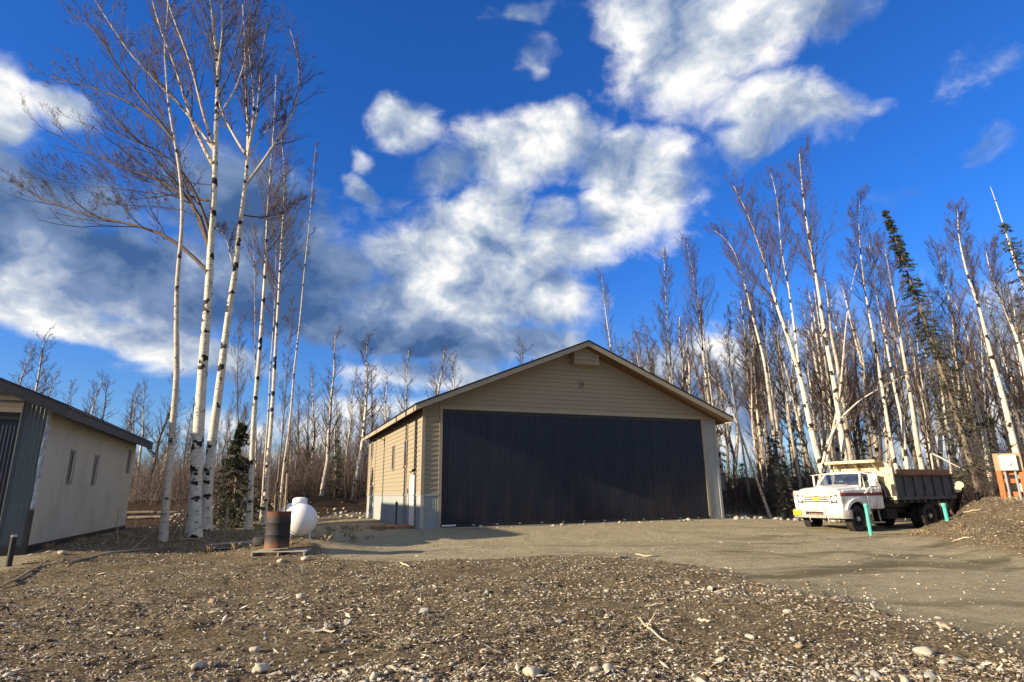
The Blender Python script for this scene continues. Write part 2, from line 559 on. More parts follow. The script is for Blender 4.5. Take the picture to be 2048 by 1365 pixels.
def ray(px, py):
    return _F * F_PX + CAM_R * (px - 1024) - CAM_U * (py - 682.5)


def gp(px, py, dmax=120):
    """the point of the ground seen at a place in the photograph"""
    d = ray(px, py)
    d = d / math.hypot(d[0], d[1])
    t = 2.0
    prev = t
    while t < dmax:
        p = CAM_P + d * t
        if p[2] < terr(p[0], p[1]):
            lo, hi = prev, t
            for _ in range(20):
                md = (lo + hi) / 2
                q = CAM_P + d * md
                if q[2] < terr(q[0], q[1]):
                    hi = md
                else:
                    lo = md
            q = CAM_P + d * hi
            return Vector((q[0], q[1], float(terr(q[0], q[1]))))
        prev = t
        t += .05 + t * .004
    q = CAM_P + d * dmax
    return Vector((q[0], q[1], float(terr(q[0], q[1]))))


def dp(px, py, depth):
    """the point at a given distance north of the camera along the same line of sight"""
    d = ray(px, py)
    return Vector(CAM_P + d * (depth / d[1]))


def on_ground(x, y, lift=0.0):
    return Vector((x, y, float(terr_fine(x, y)) + lift))


# ------------------------------------------------------------------ ground
def ground_material():
    m = bpy.data.materials.new('ground_soil')
    m.use_nodes = True
    t = m.node_tree
    p = t.nodes['Principled BSDF']
    p.inputs['Roughness'].default_value = 0.95
    p.inputs['Specular IOR Level'].default_value = 0.15
    tc = N(t, 'ShaderNodeTexCoord')
    at = N(t, 'ShaderNodeAttribute', attribute_name='surf')
    sep = N(t, 'ShaderNodeSeparateColor')
    L(t, at.outputs['Color'], sep.inputs[0])

    def nz(scale, detail, rough, vec=None):
        n = N(t, 'ShaderNodeTexNoise')
        n.inputs['Scale'].default_value, n.inputs['Detail'].default_value, n.inputs['Roughness'].default_value = scale, detail, rough
        L(t, vec if vec is not None else tc.outputs['Object'], n.inputs['Vector'])
        return n.outputs['Fac']

    def ramp(f, stops):
        r = N(t, 'ShaderNodeValToRGB')
        el = r.color_ramp.elements
        while len(el) < len(stops):
            el.new(0.5)
        for e_, (pos, c) in zip(el, stops):
            e_.position, e_.color = pos, c + (1,)
        L(t, f, r.inputs['Fac'])
        return r.outputs['Color']

    def mixc(f, a, b):
        mx = N(t, 'ShaderNodeMix', data_type='RGBA')
        for s_, v in (('Factor', f), ('A', a), ('B', b)):
            if isinstance(v, (int, float)):
                mx.inputs[s_].default_value = v
            elif isinstance(v, tuple):
                mx.inputs[s_].default_value = v + (1,)
            else:
                L(t, v, mx.inputs[s_])
        return mx.outputs['Result']

    mulch = ramp(nz(26, 9, .75), [(.32, (.024, .017, .010)), (.45, (.10, .073, .043)), (.55, (.26, .205, .125)), (.68, (.54, .46, .33))])
    mulch = mixc(ramp(nz(1.1, 5, .6), [(.46, (0, 0, 0)), (.70, (.6, .6, .6))]), mulch, (.085, .05, .024))
    gravel = ramp(nz(55, 8, .8), [(.32, (.12, .10, .062)), (.5, (.36, .31, .205)), (.66, (.62, .55, .41))])
    # packed, damp and dusty streaks left along the wheel tracks
    wv = N(t, 'ShaderNodeTexNoise')
    wv.inputs['Scale'].default_value, wv.inputs['Detail'].default_value = .6, 3
    L(t, tc.outputs['Object'], wv.inputs['Vector'])
    va = N(t, 'ShaderNodeVectorMath', operation='MULTIPLY_ADD')
    L(t, wv.outputs['Color'], va.inputs[0])
    va.inputs[1].default_value = (2.2, 2.2, 0)
    L(t, tc.outputs['Object'], va.inputs[2])
    mp = N(t, 'ShaderNodeMapping')
    mp.inputs['Rotation'].default_value = (0, 0, .30)
    mp.inputs['Scale'].default_value = (.28, .85, 1)
    L(t, va.outputs[0], mp.inputs['Vector'])
    streak = ramp(nz(1.1, 8, .62, mp.outputs[0]), [(.46, (0, 0, 0)), (.60, (1, 1, 1))])
    sgrey = N(t, 'ShaderNodeMath', operation='MULTIPLY')
    L(t, streak, sgrey.inputs[0])
    L(t, sep.outputs['Blue'], sgrey.inputs[1])
    gravel = mixc(sgrey.outputs[0], gravel, (.12, .105, .062))
    gravel = mixc(ramp(nz(3.2, 7, .7), [(.44, (0, 0, 0)), (.66, (.5, .5, .5))]), gravel, (.20, .165, .10))
    litter = ramp(nz(14, 9, .75), [(.32, (.010, .008, .005)), (.5, (.032, .021, .013)), (.68, (.09, .053, .028))])  # leaf litter, its colour darkened for the shade of the dense trees
    col = mixc(sep.outputs['Red'], gravel, mulch)
    col = mixc(sep.outputs['Green'], col, litter)
    L(t, col, p.inputs['Base Color'])
    h = N(t, 'ShaderNodeMath', operation='ADD')
    L(t, nz(38, 9, .8), h.inputs[0])
    L(t, nz(9, 5, .6), h.inputs[1])
    b = N(t, 'ShaderNodeBump')
    b.inputs['Strength'].default_value, b.inputs['Distance'].default_value = 1.0, 0.05
    L(t, h.outputs[0], b.inputs['Height'])
    L(t, b.outputs[0], p.inputs['Normal'])
    return m


def ladder(parts):
    out = []
    for a, b, st in parts:
        out.append(np.arange(a, b, st))
    return np.concatenate(out)


def make_ground():
    ys = ladder([(-600, -60, 60), (-60, -6, 6), (-6, 2, 1.0), (2, 3.4, .2), (3.4, 10, .045), (10, 18, .08), (18, 30, .16), (30, 48, .4), (48, 100, 4), (100, 400, 25), (400, 1601, 200)])
    xs = ladder([(-1600, -200, 200), (-200, -40, 20), (-40, -16, 1.0), (-16, -6, .13), (-6, 6, .055), (6, 20, .12), (20, 40, 1.0), (40, 200, 20), (200, 1601, 200)])
    X, Y = np.meshgrid(xs, ys)
    Z = terr_fine(X, Y)
    V = np.stack([X, Y, Z], -1).reshape(-1, 3)
    nx, ny = len(xs), len(ys)
    i = (np.arange(ny - 1)[:, None] * nx + np.arange(nx - 1)[None]).ravel()
    Fq = np.stack([i, i + 1, i + 1 + nx, i + nx], 1)
    me = fast_mesh('ground', V, [Fq], ground_material(), smooth=True)
    x, y = V[:, 0], V[:, 1]
    red = np.maximum(mulch_mask(x, y), ss(.03, .22, mound_h(x, y)))
    red = np.clip(red + (red > .01) * .0, 0, 1)
    wood = ss(29, 33, y - .1 * np.abs(x)) * 1.0
    wood = np.maximum(wood, ss(-13.5, -15.5, x) * ss(22, 26, y))
    wood = np.maximum(wood, ss(17, 20, x) * ss(20, 24, y))
    wood = np.maximum(wood, .55 * ss(26.5, 29, y + 2 * (fbm(x * .4, y * .4, 3) - .5)) * ss(-3, -4.5, x))
    wood = np.where(hangar_d(x, y) < 2.5, wood * .6, wood)
    trk = np.interp(hangar_d(x, y), [0, 2, 6, 40], [.12, .25, .55, .6]) * np.interp(x + .3 * (12 - y), [-2, 3, 6], [.45, .7, 1.7])
    trk = np.clip(trk * (.75 + .5 * ruts(x, y)) + .35 * ruts(x, y), 0, .95)
    col = np.stack([red, wood, trk, np.ones_like(red)], 1).astype(np.float32)
    a = me.color_attributes.new('surf', 'FLOAT_COLOR', 'POINT')
    a.data.foreach_set('color', col.ravel())
    return tag(link('ground', me), 'brown woodchip soil and grey packed gravel of the clearing', kind='structure')


make_ground()

# ------------------------------------------------------------------ buildings
M_siding = mat('tan_siding', (.262, .226, .160), .75, var=.09, scale=3, bump=.12, bscale=60, vec=(1, 1, 6))
M_trim = mat('tan_trim', (.29, .252, .185), .7, var=.06, scale=4)
M_grey = mat('galvanised_grey', (.27, .29, .29), .5, var=.10, scale=2.5, dirt=(.20, .17, .13), dirt_scale=1.5, dirt_amt=.25)
M_navy = mat('dark_door_metal', (.0055, .010, .026), .30, var=.22, scale=1.5, vec=(1, 1, .25), dirt=(.026, .022, .026), dirt_scale=2.2, dirt_amt=.6, spec=.36)
M_roof = mat('dark_roof_metal', (.024, .028, .042), .4, var=.1, scale=2)
M_soffit = mat('brown_soffit', (.13, .072, .035), .8, var=.2, scale=5, vec=(1, 6, 1))
M_white = mat('white_door_paint', (.72, .70, .64), .5, var=.05, scale=4)
M_black = mat('black_metal', (.012, .012, .014), .5, var=.2)
M_steel = mat('bright_steel', (.55, .56, .58), .3, metal=.9, var=.1)
M_pane = mat('window_glass', (.015, .018, .022), .05, var=.1, spec=.8)
M_core = mat('wall_sheathing', (.20, .16, .11), .85, var=.1)
M_conc = mat('concrete', (.30, .29, .27), .9, var=.15, scale=8, bump=.3)
SLOPE = 0.41
# the sheets of the doors differ a little from one another
_t = M_navy.node_tree
_oi, _pb = _t.nodes.new('ShaderNodeObjectInfo'), _t.nodes['Principled BSDF']
_mr = _t.nodes.new('ShaderNodeMapRange')
_mr.inputs['To Min'].default_value, _mr.inputs['To Max'].default_value = .25, .34
_t.links.new(_oi.outputs['Random'], _mr.inputs['Value'])
_t.links.new(_mr.outputs[0], _pb.inputs['Roughness'])


def corr(mb, u0, u1, z0, z1, pitch, amp, put, flat=0.0, steps=8):
    """ribbed sheet: put(u, offset, z) maps sheet space into the building; z1 may be a function of u"""
    n = max(2, int(round((u1 - u0) / pitch)) * steps)
    V, F = [], []
    for i in range(n + 1):
        u = u0 + (u1 - u0) * i / n
        ph = (u - u0) / pitch
        s = .5 + .5 * math.cos(2 * math.pi * ph)
        s = max(0, (s - flat) / (1 - flat))
        top = z1(u) if callable(z1) else z1
        V += [put(u, amp * s, z0), put(u, amp * s, top)]
        if i:
            F.append((2 * i - 2, 2 * i, 2 * i + 1, 2 * i - 1))
    mb.add(V, F)


def roof_set(root, W, Lb, os_, of, ob, ztip, thick, m_roof, m_fascia, m_soffit, x_off=0.0):
    mid = W / 2
    def zt(a):
        return ztip + SLOPE * (min(a, W - a) + os_)
    for s in (0, 1):
        mb = MB()
        f = (lambda a: a) if s == 0 else (lambda a: W - a)
        n = 24
        V, Fc = [], []
        ys = np.arange(-of - .03, Lb + ob + .03, .075)
        for j, y in enumerate(ys):
            k = (j % 4 == 0) * .028
            for a in (-os_ - .04, mid):
                V.append((f(a) + x_off, y, zt(a if s == 0 else a) + .03 + k))
            if j:
                Fc.append((2 * j - 2, 2 * j - 1, 2 * j + 1, 2 * j))
        mb.add(V, Fc)
        a0, a1 = -os_ - .03, mid
        P = [(f(a0) + x_off, -of - .02, zt(a0) - .0), (f(a1) + x_off, -of - .02, zt(a1) - .0), (f(a1) + x_off, Lb + ob + .02, zt(a1) - .0), (f(a0) + x_off, Lb + ob + .02, zt(a0) - .0)]
        mb.hexa(P + [(p[0], p[1], p[2] + .026) for p in P])
        r = mb.build('roof', m_roof, root)
        sf = MB()
        a0 = -os_ + .05
        P = [(f(a0) + x_off, -of + .05, zt(a0) - thick + .03), (f(mid) + x_off, -of + .05, zt(mid) - thick + .03), (f(mid) + x_off, Lb + ob - .05, zt(mid) - thick + .03), (f(a0) + x_off, Lb + ob - .05, zt(a0) - thick + .03)]
        sf.hexa(P + [(p[0], p[1], p[2] + .04) for p in P])
        sf.build('soffit', m_soffit, r)
        for y0, y1 in ((-of, -of + .045), (Lb + ob - .045, Lb + ob)):
            fb = MB()
            P = [(f(-os_) + x_off, y0, zt(-os_) - thick), (f(mid) + x_off, y0, zt(mid) - thick), (f(mid) + x_off, y1, zt(mid) - thick), (f(-os_) + x_off, y1, zt(-os_) - thick)]
            fb.hexa(P + [(p[0], p[1], p[2] + thick - .003) for p in P])
            fb.build('rake_fascia', m_fascia, r, bevel=.004)
        ef = MB()
        for k in range(3):
            y0 = -of + .046 + (Lb + of + ob - .092) * k / 3
            y1 = y0 + (Lb + of + ob - .092) / 3 - .006
            xa, xb = f(-os_) + x_off, f(-os_ + .045) + x_off
            ef.box(min(xa, xb), max(xa, xb), y0, y1, zt(-os_) - thick + .002, zt(-os_) - .006)
        ef.build('eave_fascia', m_fascia, r)
    return zt


def put_front(y0):
    return lambda u, o, z: (u, y0 - o, z)


def put_side(x0, sgn=-1):
    return lambda u, o, z: (x0 + sgn * o, u, z)


def side_window(parent, x, b0, b1, z0, z1, m_frame, out=-1):
    """narrow window in a wall facing -x (out=-1) or +x (out=1)"""
    w = .06
    fr = MB()
    def bx(y0, y1, za, zb, d0, d1):
        xa, xb = x + out * d0, x + out * d1
        fr.box(min(xa, xb), max(xa, xb), y0, y1, za, zb)
    bx(b0 - w, b0, z0 - w, z1 + w, -.02, .035)
    bx(b1, b1 + w, z0 - w, z1 + w, -.02, .035)
    bx(b0, b1, z1, z1 + w, -.02, .033)
    bx(b0, b1, z0 - w, z0, -.02, .045)
    wn = fr.build('window', m_frame, parent, bevel=.004)
    pn = MB()
    xa, xb = x - out * .012, x + out * .004
    pn.box(min(xa, xb), max(xa, xb), b0, b1, z0, z1)
    pn.build('pane', M_pane, wn)
    sx = MB()
    xa, xb = x + out * .005, x + out * .022
    sx.box(min(xa, xb), max(xa, xb), b0, b0 + .03, z0, z1).box(min(xa, xb), max(xa, xb), b1 - .03, b1, z0, z1)
    sx.build('sash', M_white, wn)


def make_hangar():
    W, Lb = HW, HL
    root = empty('aircraft_hangar', (HX, HY, 0), HANGAR_YAW, 'tan gabled hangar with a wide dark ribbed door, in the middle of the clearing', 'hangar')
    OS, OF, ZT, TH = .45, .74, 4.38, .20
    zt = roof_set(root, W, Lb, OS, OF, .4, ZT, TH, M_roof, M_trim, M_soffit)
    under = lambda a: zt(a) - TH + .03
    # sheathing behind the cladding
    w = MB()
    prof = [(.06, 0), (W - .06, 0), (W - .06, under(W - .06) - .01), (W / 2, under(W / 2) - .01), (.06, under(.06) - .01)]
    w.prism(prof, 'y', .062, Lb - .06)
    wall = w.build('wall', M_core, root)
    fd = MB()
    fd.box(-.04, W + .04, -.05, Lb + .05, -.35, .035)
    fd.build('foundation', M_conc, root)
    D0, D1, DH, WZ = .76, 12.86, 4.36, 1.16
    # lapped boards, one object each
    def board(P):
        b = MB()
        b.hexa(P)
        b.build('siding_board', M_siding, wall)
    E_ = .178
    def front_board(x0b, x1b, x0t, x1t, z0, z1):
        j = random.uniform(-.0015, .0015)
        board([(x0b, -.016 + j, z0), (x1b, -.016 + j, z0), (x1b, .06, z0), (x0b, .06, z0),
               (x0t, .004 + j, z1), (x1t, .004 + j, z1), (x1t, .06, z1), (x0t, .06, z1)])
    z = WZ + .05
    while z < 4.1:
        front_board(.10, D0 - .13, .10, D0 - .13, z, z + E_ - .004)
        z += E_
    z0g = z
    z = z0g
    while True:
        lo, hi = max(z, DH + .13), z + E_ - .004
        if hi - lo < .02:
            z += E_
            continue
        def lim(zz):
            # where the underside of the roof comes down to zz
            return max(.02, (zz - (ZT - TH + .02)) / SLOPE - OS)
        a0, a1 = lim(lo), lim(hi)
        if a1 > W / 2 - .1:
            break
        front_board(a0, W - a0, a1, W - a1, lo, hi)
        z += E_
    # small pieces at the head of the side posts
    for (x0, x1) in ((.10, D0 - .135), (D1 + .135, W - .10)):
        a_ = max(x0, 0)
        front_board(x0, x1, x0, x1, z0g if x0 < 1 else DH - .026, DH + .126)
    # boards of the sunlit side
    z = WZ + .05
    while z < 4.2:
        z1 = min(z + E_ - .004, under(0) - .02)
        if z1 - z > .03:
            j = random.uniform(-.0015, .0015)
            for (b0, b1) in ((.10, .82), (2.03, Lb)) if z < 1.95 else ((.10, Lb),):
                board([(-.016 + j, b0, z), (-.016 + j, b1, z), (.06, b1, z), (.06, b0, z),
                       (.004 + j, b0, z1), (.004 + j, b1, z1), (.06, b1, z1), (.06, b0, z1)])
        z += E_
    # metal wainscot
    for nm, (u0, u1), put in (('metal_wainscot', (.10, D0 - .13), put_front(.01)), ('metal_wainscot', (2.05, Lb - .02), put_side(.01)), ('metal_wainscot', (.10, .80), put_side(.01))):
        mb = MB()
        corr(mb, u0, u1, .03, WZ, .09, .016, put, flat=.25)
        mb.build(nm, M_grey, wall, fix=False)
    mb = MB()
    corr(mb, D1 + .13, W - .10, .03, DH - .03, .09, .016, put_front(.01), flat=.25)
    mb.build('metal_cladding', M_grey, wall, fix=False)
    tr = MB()
    tr.box(.10, D0 - .13, -.026, .06, WZ, WZ + .05).build('wainscot_cap', M_grey, wall)
    tr = MB()
    tr.box(-.026, .06, .10, Lb, WZ, WZ + .05).build('wainscot_cap', M_grey, wall)
    # corner boards: light above, metal below
    for (x0, x1, y0, y1) in ((-.03, .10, -.03, .10),):
        c = MB()
        c.box(x0, x1, y0, y1, WZ + .05, under(0) - .01).build('corner_board', M_trim, wall, bevel=.005)
        c = MB()
        c.box(x0 + .004, x1, y0 + .004, y1, .03, WZ + .048).build('corner_board', mat('corner_metal', (.40, .37, .31), .6), wall, bevel=.005)
    c = MB()
    c.box(W - .10, W + .03, -.03, .10, .03, under(W) - .01).build('corner_board', M_grey, wall, bevel=.005)
    c = MB()
    c.box(-.03, .08, Lb - .02, Lb + .03, WZ, under(0) - .01).build('corner_board', M_trim, wall, bevel=.005)
    # door surround
    for nm, (x0, x1, z0, z1) in (('door_trim', (D0 - .13, D0, .03, DH)), ('door_trim', (D1, D1 + .13, .03, DH)), ('door_trim', (D0 - .13, D1 + .13, DH + .002, DH + .13))):
        c = MB()
        c.box(x0, x1, -.022, .06, z0, z1)
        c.build(nm, M_trim, wall, bevel=.004)
    # hangar door: ribbed sheets hung edge to edge
    door = MB().box(D0 + .01, D1 - .01, .03, .056, .12, DH - .01).build('hangar_door', M_navy, root)
    NS = 13
    sw = (D1 - D0 - .02) / NS
    for i in range(NS):
        u0 = D0 + .01 + i * sw
        tilt = random.uniform(-.006, .006)
        mb = MB()
        n = 10
        V, Fc = [], []
        pt = sw / n
        us = [0]
        hs = [0]
        for k in range(n):
            c = (k + .5) * pt
            us += [c - .021, c - .010, c + .010, c + .021]
            hs += [0, .021, .021, 0]
        us.append(sw - .003)
        hs.append(0)
        for k, (u, h) in enumerate(zip(us, hs)):
            V += [(u, -h + tilt * (u - sw / 2), 0), (u, -h + tilt * (u - sw / 2), DH - .30)]
            if k:
                Fc.append((2 * k - 2, 2 * k, 2 * k + 1, 2 * k - 1))
        mb.add(V, Fc)
        o = mb.build('door_sheet', M_navy, door, fix=False)
        o.location = (u0, .016 + random.uniform(-.001, .001), .15)
    MB().box(D0 + .01, D1 - .01, -.005, .03, DH - .145, DH - .012).build('door_header', M_black, door)
    MB().box(D0 - .02, D1 - .01, -.05, .02, .055, .145).build('bottom_rail', M_black, door, bevel=.01)
    for i in range(14):
        u = D0 + .25 + i * .93
        MB().box(u, u + .10, -.053, -.045, .085, .115).build('rail_bracket', M_steel, door)
    MB().box(D0 + .02, D0 + .55, -.056, -.047, .075, .125).build('rail_plate', M_white, door)
    sl = MB()
    sl.box(D0, D1, -.03, .01, .03, .062)
    sl.build('door_seal', M_black, door)
    # boxed vent under the ridge
    vb = MB()
    x0, x1, z0 = 6.30, 7.50, 6.45
    def zr(x):
        return under(x) - .015
    vb.prism([(x0, z0), (x1, z0), (x1, zr(x1)), (W / 2, zr(W / 2)), (x0, zr(x0))], 'y', -.36, .02)
    v = vb.build('vent_box', M_trim, root)
    z = z0 + .005
    while z < 7.2:
        hi = z + .172
        a0 = max(x0 + .01, (hi - (ZT - TH + .02)) / SLOPE - OS)
        ab = max(x0 + .01, (z - (ZT - TH + .02)) / SLOPE - OS)
        if a0 > W / 2 - .15:
            break
        a1, a1b = min(x1 - .01, W - a0), min(x1 - .01, W - ab)
        b = MB()
        b.hexa([(ab, -.385, z), (a1b, -.385, z), (a1b, -.355, z), (ab, -.355, z), (a0, -.368, hi), (a1, -.368, hi), (a1, -.355, hi), (a0, -.355, hi)])
        b.build('vent_board', M_siding, v)
        z += .178
    jb = MB().box(6.68, 6.90, -.06, .0, 5.49, 5.77).build('junction_box', mat('junction_box_grey', (.22, .17, .12), .6), root, bevel=.008)
    MB().box(6.78, 6.84, -.075, -.058, 5.58, 5.70).build('cover', M_black, jb)
    # side wall fittings
    for (b0, b1, z0, z1) in ((2.62, 3.22, 2.36, 3.32), (5.45, 5.98, 2.33, 3.36), (11.9, 12.55, 3.2, 4.0)):
        side_window(root, -.012, b0, b1, z0, z1, M_trim)
    fr = MB()
    fr.box(-.05, .02, .82, .90, .03, 2.03).box(-.05, .02, 1.95, 2.03, .03, 2.03).box(-.05, .02, .90, 1.95, 1.95, 2.03)
    fr.build('door_frame', M_trim, root, bevel=.004)
    dr = MB().box(-.02, .03, .905, 1.945, .05, 1.945).build('door', M_white, root, bevel=.004)
    hd = MB()
    hd.tube([(-.02, 1.06, 1.0), (-.09, 1.06, 1.0), (-.09, 1.17, 1.0)], .014, 8)
    hd.build('handle', M_steel, dr)
    for (b, zb) in ((2.56, .1), (1.07, 2.05)):
        cd = MB()
        cd.tube([(-.045, b, zb), (-.045, b, 4.05)], .02, 8)
        cd.build('conduit', mat('conduit_grey', (.24, .18, .115), .6), root)
    lb = MB().box(-.12, -.02, 1.00, 1.16, 2.06, 2.16).build('door_light', M_black, root, bevel=.01)
    la = MB()
    la.tube([(-.02, 8.3, 3.86), (-.18, 8.3, 3.92), (-.42, 8.3, 3.90)], .018, 8)
    arm = la.build('lamp_arm', M_trim, root)
    MB().lathe([(.01, .06), (.05, .05), (.09, -.07), (.085, -.075)], 14, center=(-.48, 8.3, 3.86)).build('lamp_shade', M_black, arm)
    MB().box(-.03, -.012, 8.22, 8.38, 3.78, 3.94).build('lamp_base', M_trim, arm)
    # light switch and gas stub near the door
    MB().box(-.07, -.012, 2.25, 2.38, 1.25, 1.45).build('meter_box', M_grey, root, bevel=.006)
    # back and far side cladding
    MB().box(W - .058, W + .012, .1, Lb, .03, under(W) - .012).build('wall_cladding', M_siding, wall)
    return root


def make_second_hangar():
    root = empty('metal_hangar', (LX, LY, 0), HANGAR_YAW, 'second hangar with plain shaded wall and three small windows, cut off by the frame edge', 'hangar')
    W, Lb = LW, LL
    OS, OF, TH = .45, .42, .25
    ZT = 3.43
    M_wall = mat('beige_panel', (.42, .40, .33), .7, var=.05, scale=1.5, dirt=(.31, .28, .225), dirt_scale=.9, dirt_amt=.5)
    M_gable2 = mat('shade_toned_siding', (.17, .15, .125), .75, var=.07)  # gable boards greyed to stand in for the shade they lie in
    M_gal = mat('blue_grey_steel', (.085, .105, .115), .45, var=.1, scale=2)
    M_dark = mat('dark_fascia', (.016, .020, .030), .6, var=.1)
    # built to the left of its right front corner
    zt = roof_set(root, W, Lb, OS, OF, .85, ZT, TH, M_roof, M_dark, M_dark, x_off=-W)
    under = lambda a: zt(a) - TH + .03
    w = MB()
    prof = [(-W + .05, 0), (-.05, 0), (-.05, under(.05) - .01), (-W / 2, under(W / 2) - .01), (-W + .05, under(.05) - .01)]
    w.prism(prof, 'y', .062, Lb)
    wall = w.build('wall', M_core, root)
    MB().box(-W - .03, .035, -.03, Lb + .03, -.35, .16).build('foundation', M_black, root)  # curb coloured black to stand for the ground shadow along the wall
    mb = MB()
    corr(mb, .0, Lb, .165, under(0) - .015, .23, .012, put_side(.004, 1), flat=.55, steps=12)
    mb.build('wall_cladding', M_wall, wall, fix=False)
    mb = MB()
    corr(mb, -.56, -.02, .10, lambda u: under(-u) - .015, .09, .018, put_front(.02), flat=.2)
    mb.build('metal_cladding', M_gal, wall, fix=False)
    # gable boards over the door
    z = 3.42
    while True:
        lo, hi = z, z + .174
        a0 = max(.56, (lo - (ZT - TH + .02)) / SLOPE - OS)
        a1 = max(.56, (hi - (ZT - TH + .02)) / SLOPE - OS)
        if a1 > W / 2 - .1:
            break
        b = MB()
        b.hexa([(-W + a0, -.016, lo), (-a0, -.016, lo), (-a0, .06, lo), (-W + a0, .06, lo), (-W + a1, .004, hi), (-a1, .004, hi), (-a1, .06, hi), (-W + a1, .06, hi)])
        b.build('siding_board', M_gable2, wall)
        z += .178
    MB().box(-W + .5, -.56, -.022, .055, 3.30, 3.415).build('door_trim', M_trim, wall, bevel=.004)
    MB().box(-.575, -.545, -.03, .05, .1, 3.30).build('door_trim', M_gal, wall, bevel=.004)
    door = MB().box(-W + .6, -.59, .05, .06, .1, 3.28).build('hangar_door', M_navy, root)
    for i in range(3):
        mb = MB()
        corr(mb, 0, .926, 0, 2.98, .0773, .016, lambda u, o, z: (u, -o, z), steps=8)
        o = mb.build('door_sheet', M_navy, door, fix=False)
        o.location = (-.58 - .93 * (i + 1), .04, .12)
    MB().box(-W + .6, -.58, .0, .05, 3.12, 3.295).build('door_header', M_black, door)
    for (b0, b1, z0, z1) in ((2.16, 2.46, 1.70, 2.50), (4.65, 4.95, 1.70, 2.50), (9.22, 9.62, 2.22, 2.98)):
        side_window(root, .012, b0, b1, z0, z1, mat('window_trim_grey', (.20, .18, .15), .6), out=1)
    # unfinished corner: torn strip of house wrap, then a dark flashing below
    tv = MB()
    V, Fc = [], []
    n = 26
    for i in range(n + 1):
        z = .98 + (under(0) - .03 - .98) * i / n
        wl = -.012 - .032 * fbm(z * 3.1, 2.2, 3) - (.03 * math.sin(z * 2.1) ** 2 if z > 1.6 else 0)
        V += [(wl, -.024, z), (.022 + .004 * math.sin(z * 9), -.028 - .006 * math.sin(z * 13), z), (.026, .05 + .04 * fbm(z * 2.3, 8.1, 3), z)]
        if i:
            k = 3 * i
            Fc += [(k - 3, k - 2, k + 1, k), (k - 2, k - 1, k + 2, k + 1)]
    tv.add(V, Fc)
    M_wrap = mat('house_wrap', (.40, .43, .47), .6, var=.35, scale=9, detail=3, dirt=(.06, .09, .16), dirt_scale=6, dirt_amt=.9, vec=(1, 1, .8))
    tv.build('torn_house_wrap', M_wrap, wall, smooth=True)
    MB().box(-.05, .03, -.032, .06, .1, .99).build('corner_flashing', M_black, wall)
    return root


make_hangar()
make_second_hangar()

# ------------------------------------------------------------------ trees
def bark_material(name, white, dark, patch=.5):
    m = bpy.data.materials.new(name)
    m.use_nodes = True
    t = m.node_tree
    p = t.nodes['Principled BSDF']
    p.inputs['Roughness'].default_value = .75
    p.inputs['Specular IOR Level'].default_value = .2
    tc = N(t, 'ShaderNodeTexCoord')

    def nz(vec, scale, detail=5):
        mp = N(t, 'ShaderNodeMapping')
        mp.inputs['Scale'].default_value = vec
        L(t, tc.outputs['Object'], mp.inputs['Vector'])
        n = N(t, 'ShaderNodeTexNoise')
        n.inputs['Scale'].default_value, n.inputs['Detail'].default_value = scale, detail
        L(t, mp.outputs[0], n.inputs['Vector'])
        return n.outputs['Fac']

    def mr(f, a, b):
        n = N(t, 'ShaderNodeMapRange', interpolation_type='SMOOTHSTEP')
        n.inputs['From Min'].default_value, n.inputs['From Max'].default_value = a, b
        L(t, f, n.inputs['Value'])
        return n.outputs[0]
    r = N(t, 'ShaderNodeValToRGB')
    r.color_ramp.elements[0].position, r.color_ramp.elements[0].color = .3, tuple(c * .72 for c in white) + (1,)
    r.color_ramp.elements[1].position, r.color_ramp.elements[1].color = .65, white + (1,)
    L(t, nz((3, 3, 1.2), 2.5), r.inputs['Fac'])
    marks = mr(nz((1.5, 1.5, 14), 3.2, 4), .60, .66)
    patches = mr(nz((1, 1, 1.1), 2.4, 8), .67 - .10 * patch, .71 - .10 * patch)
    mx = N(t, 'ShaderNodeMath', operation='MAXIMUM')
    L(t, marks, mx.inputs[0])
    L(t, patches, mx.inputs[1])
    mi = N(t, 'ShaderNodeMix', data_type='RGBA')
    L(t, mx.outputs[0], mi.inputs['Factor'])
    L(t, r.outputs['Color'], mi.inputs['A'])
    mi.inputs['B'].default_value = dark + (1,)
    L(t, mi.outputs['Result'], p.inputs['Base Color'])
    b = N(t, 'ShaderNodeBump')
    b.inputs['Strength'].default_value, b.inputs['Distance'].default_value = .5, .02
    L(t, nz((2, 2, 9), 4, 6), b.inputs['Height'])
    L(t, b.outputs[0], p.inputs['Normal'])
    return m


M_birch = bark_material('birch_bark', (.64, .59, .49), (.022, .017, .014), 1.1)
M_birch_thin = bark_material('thin_birch_bark', (.54, .47, .385), (.04, .03, .024), .8)
M_grey_bark = bark_material('grey_bark', (.20, .165, .13), (.04, .03, .025), .6)
M_limb = mat('limb_bark', (.080, .058, .050), .8, var=.35, scale=4)
M_twig = mat('twig_bark', (.070, .050, .047), .85, var=.3, scale=1.5)
M_needle = mat('spruce_needles', (.030, .040, .018), .7, var=.5, scale=2.5)
M_dead = mat('dead_spruce_twigs', (.085, .075, .05), .85, var=.4, scale=2)


def norm(a):
    return a / np.maximum(np.linalg.norm(a, axis=-1, keepdims=True), 1e-9)


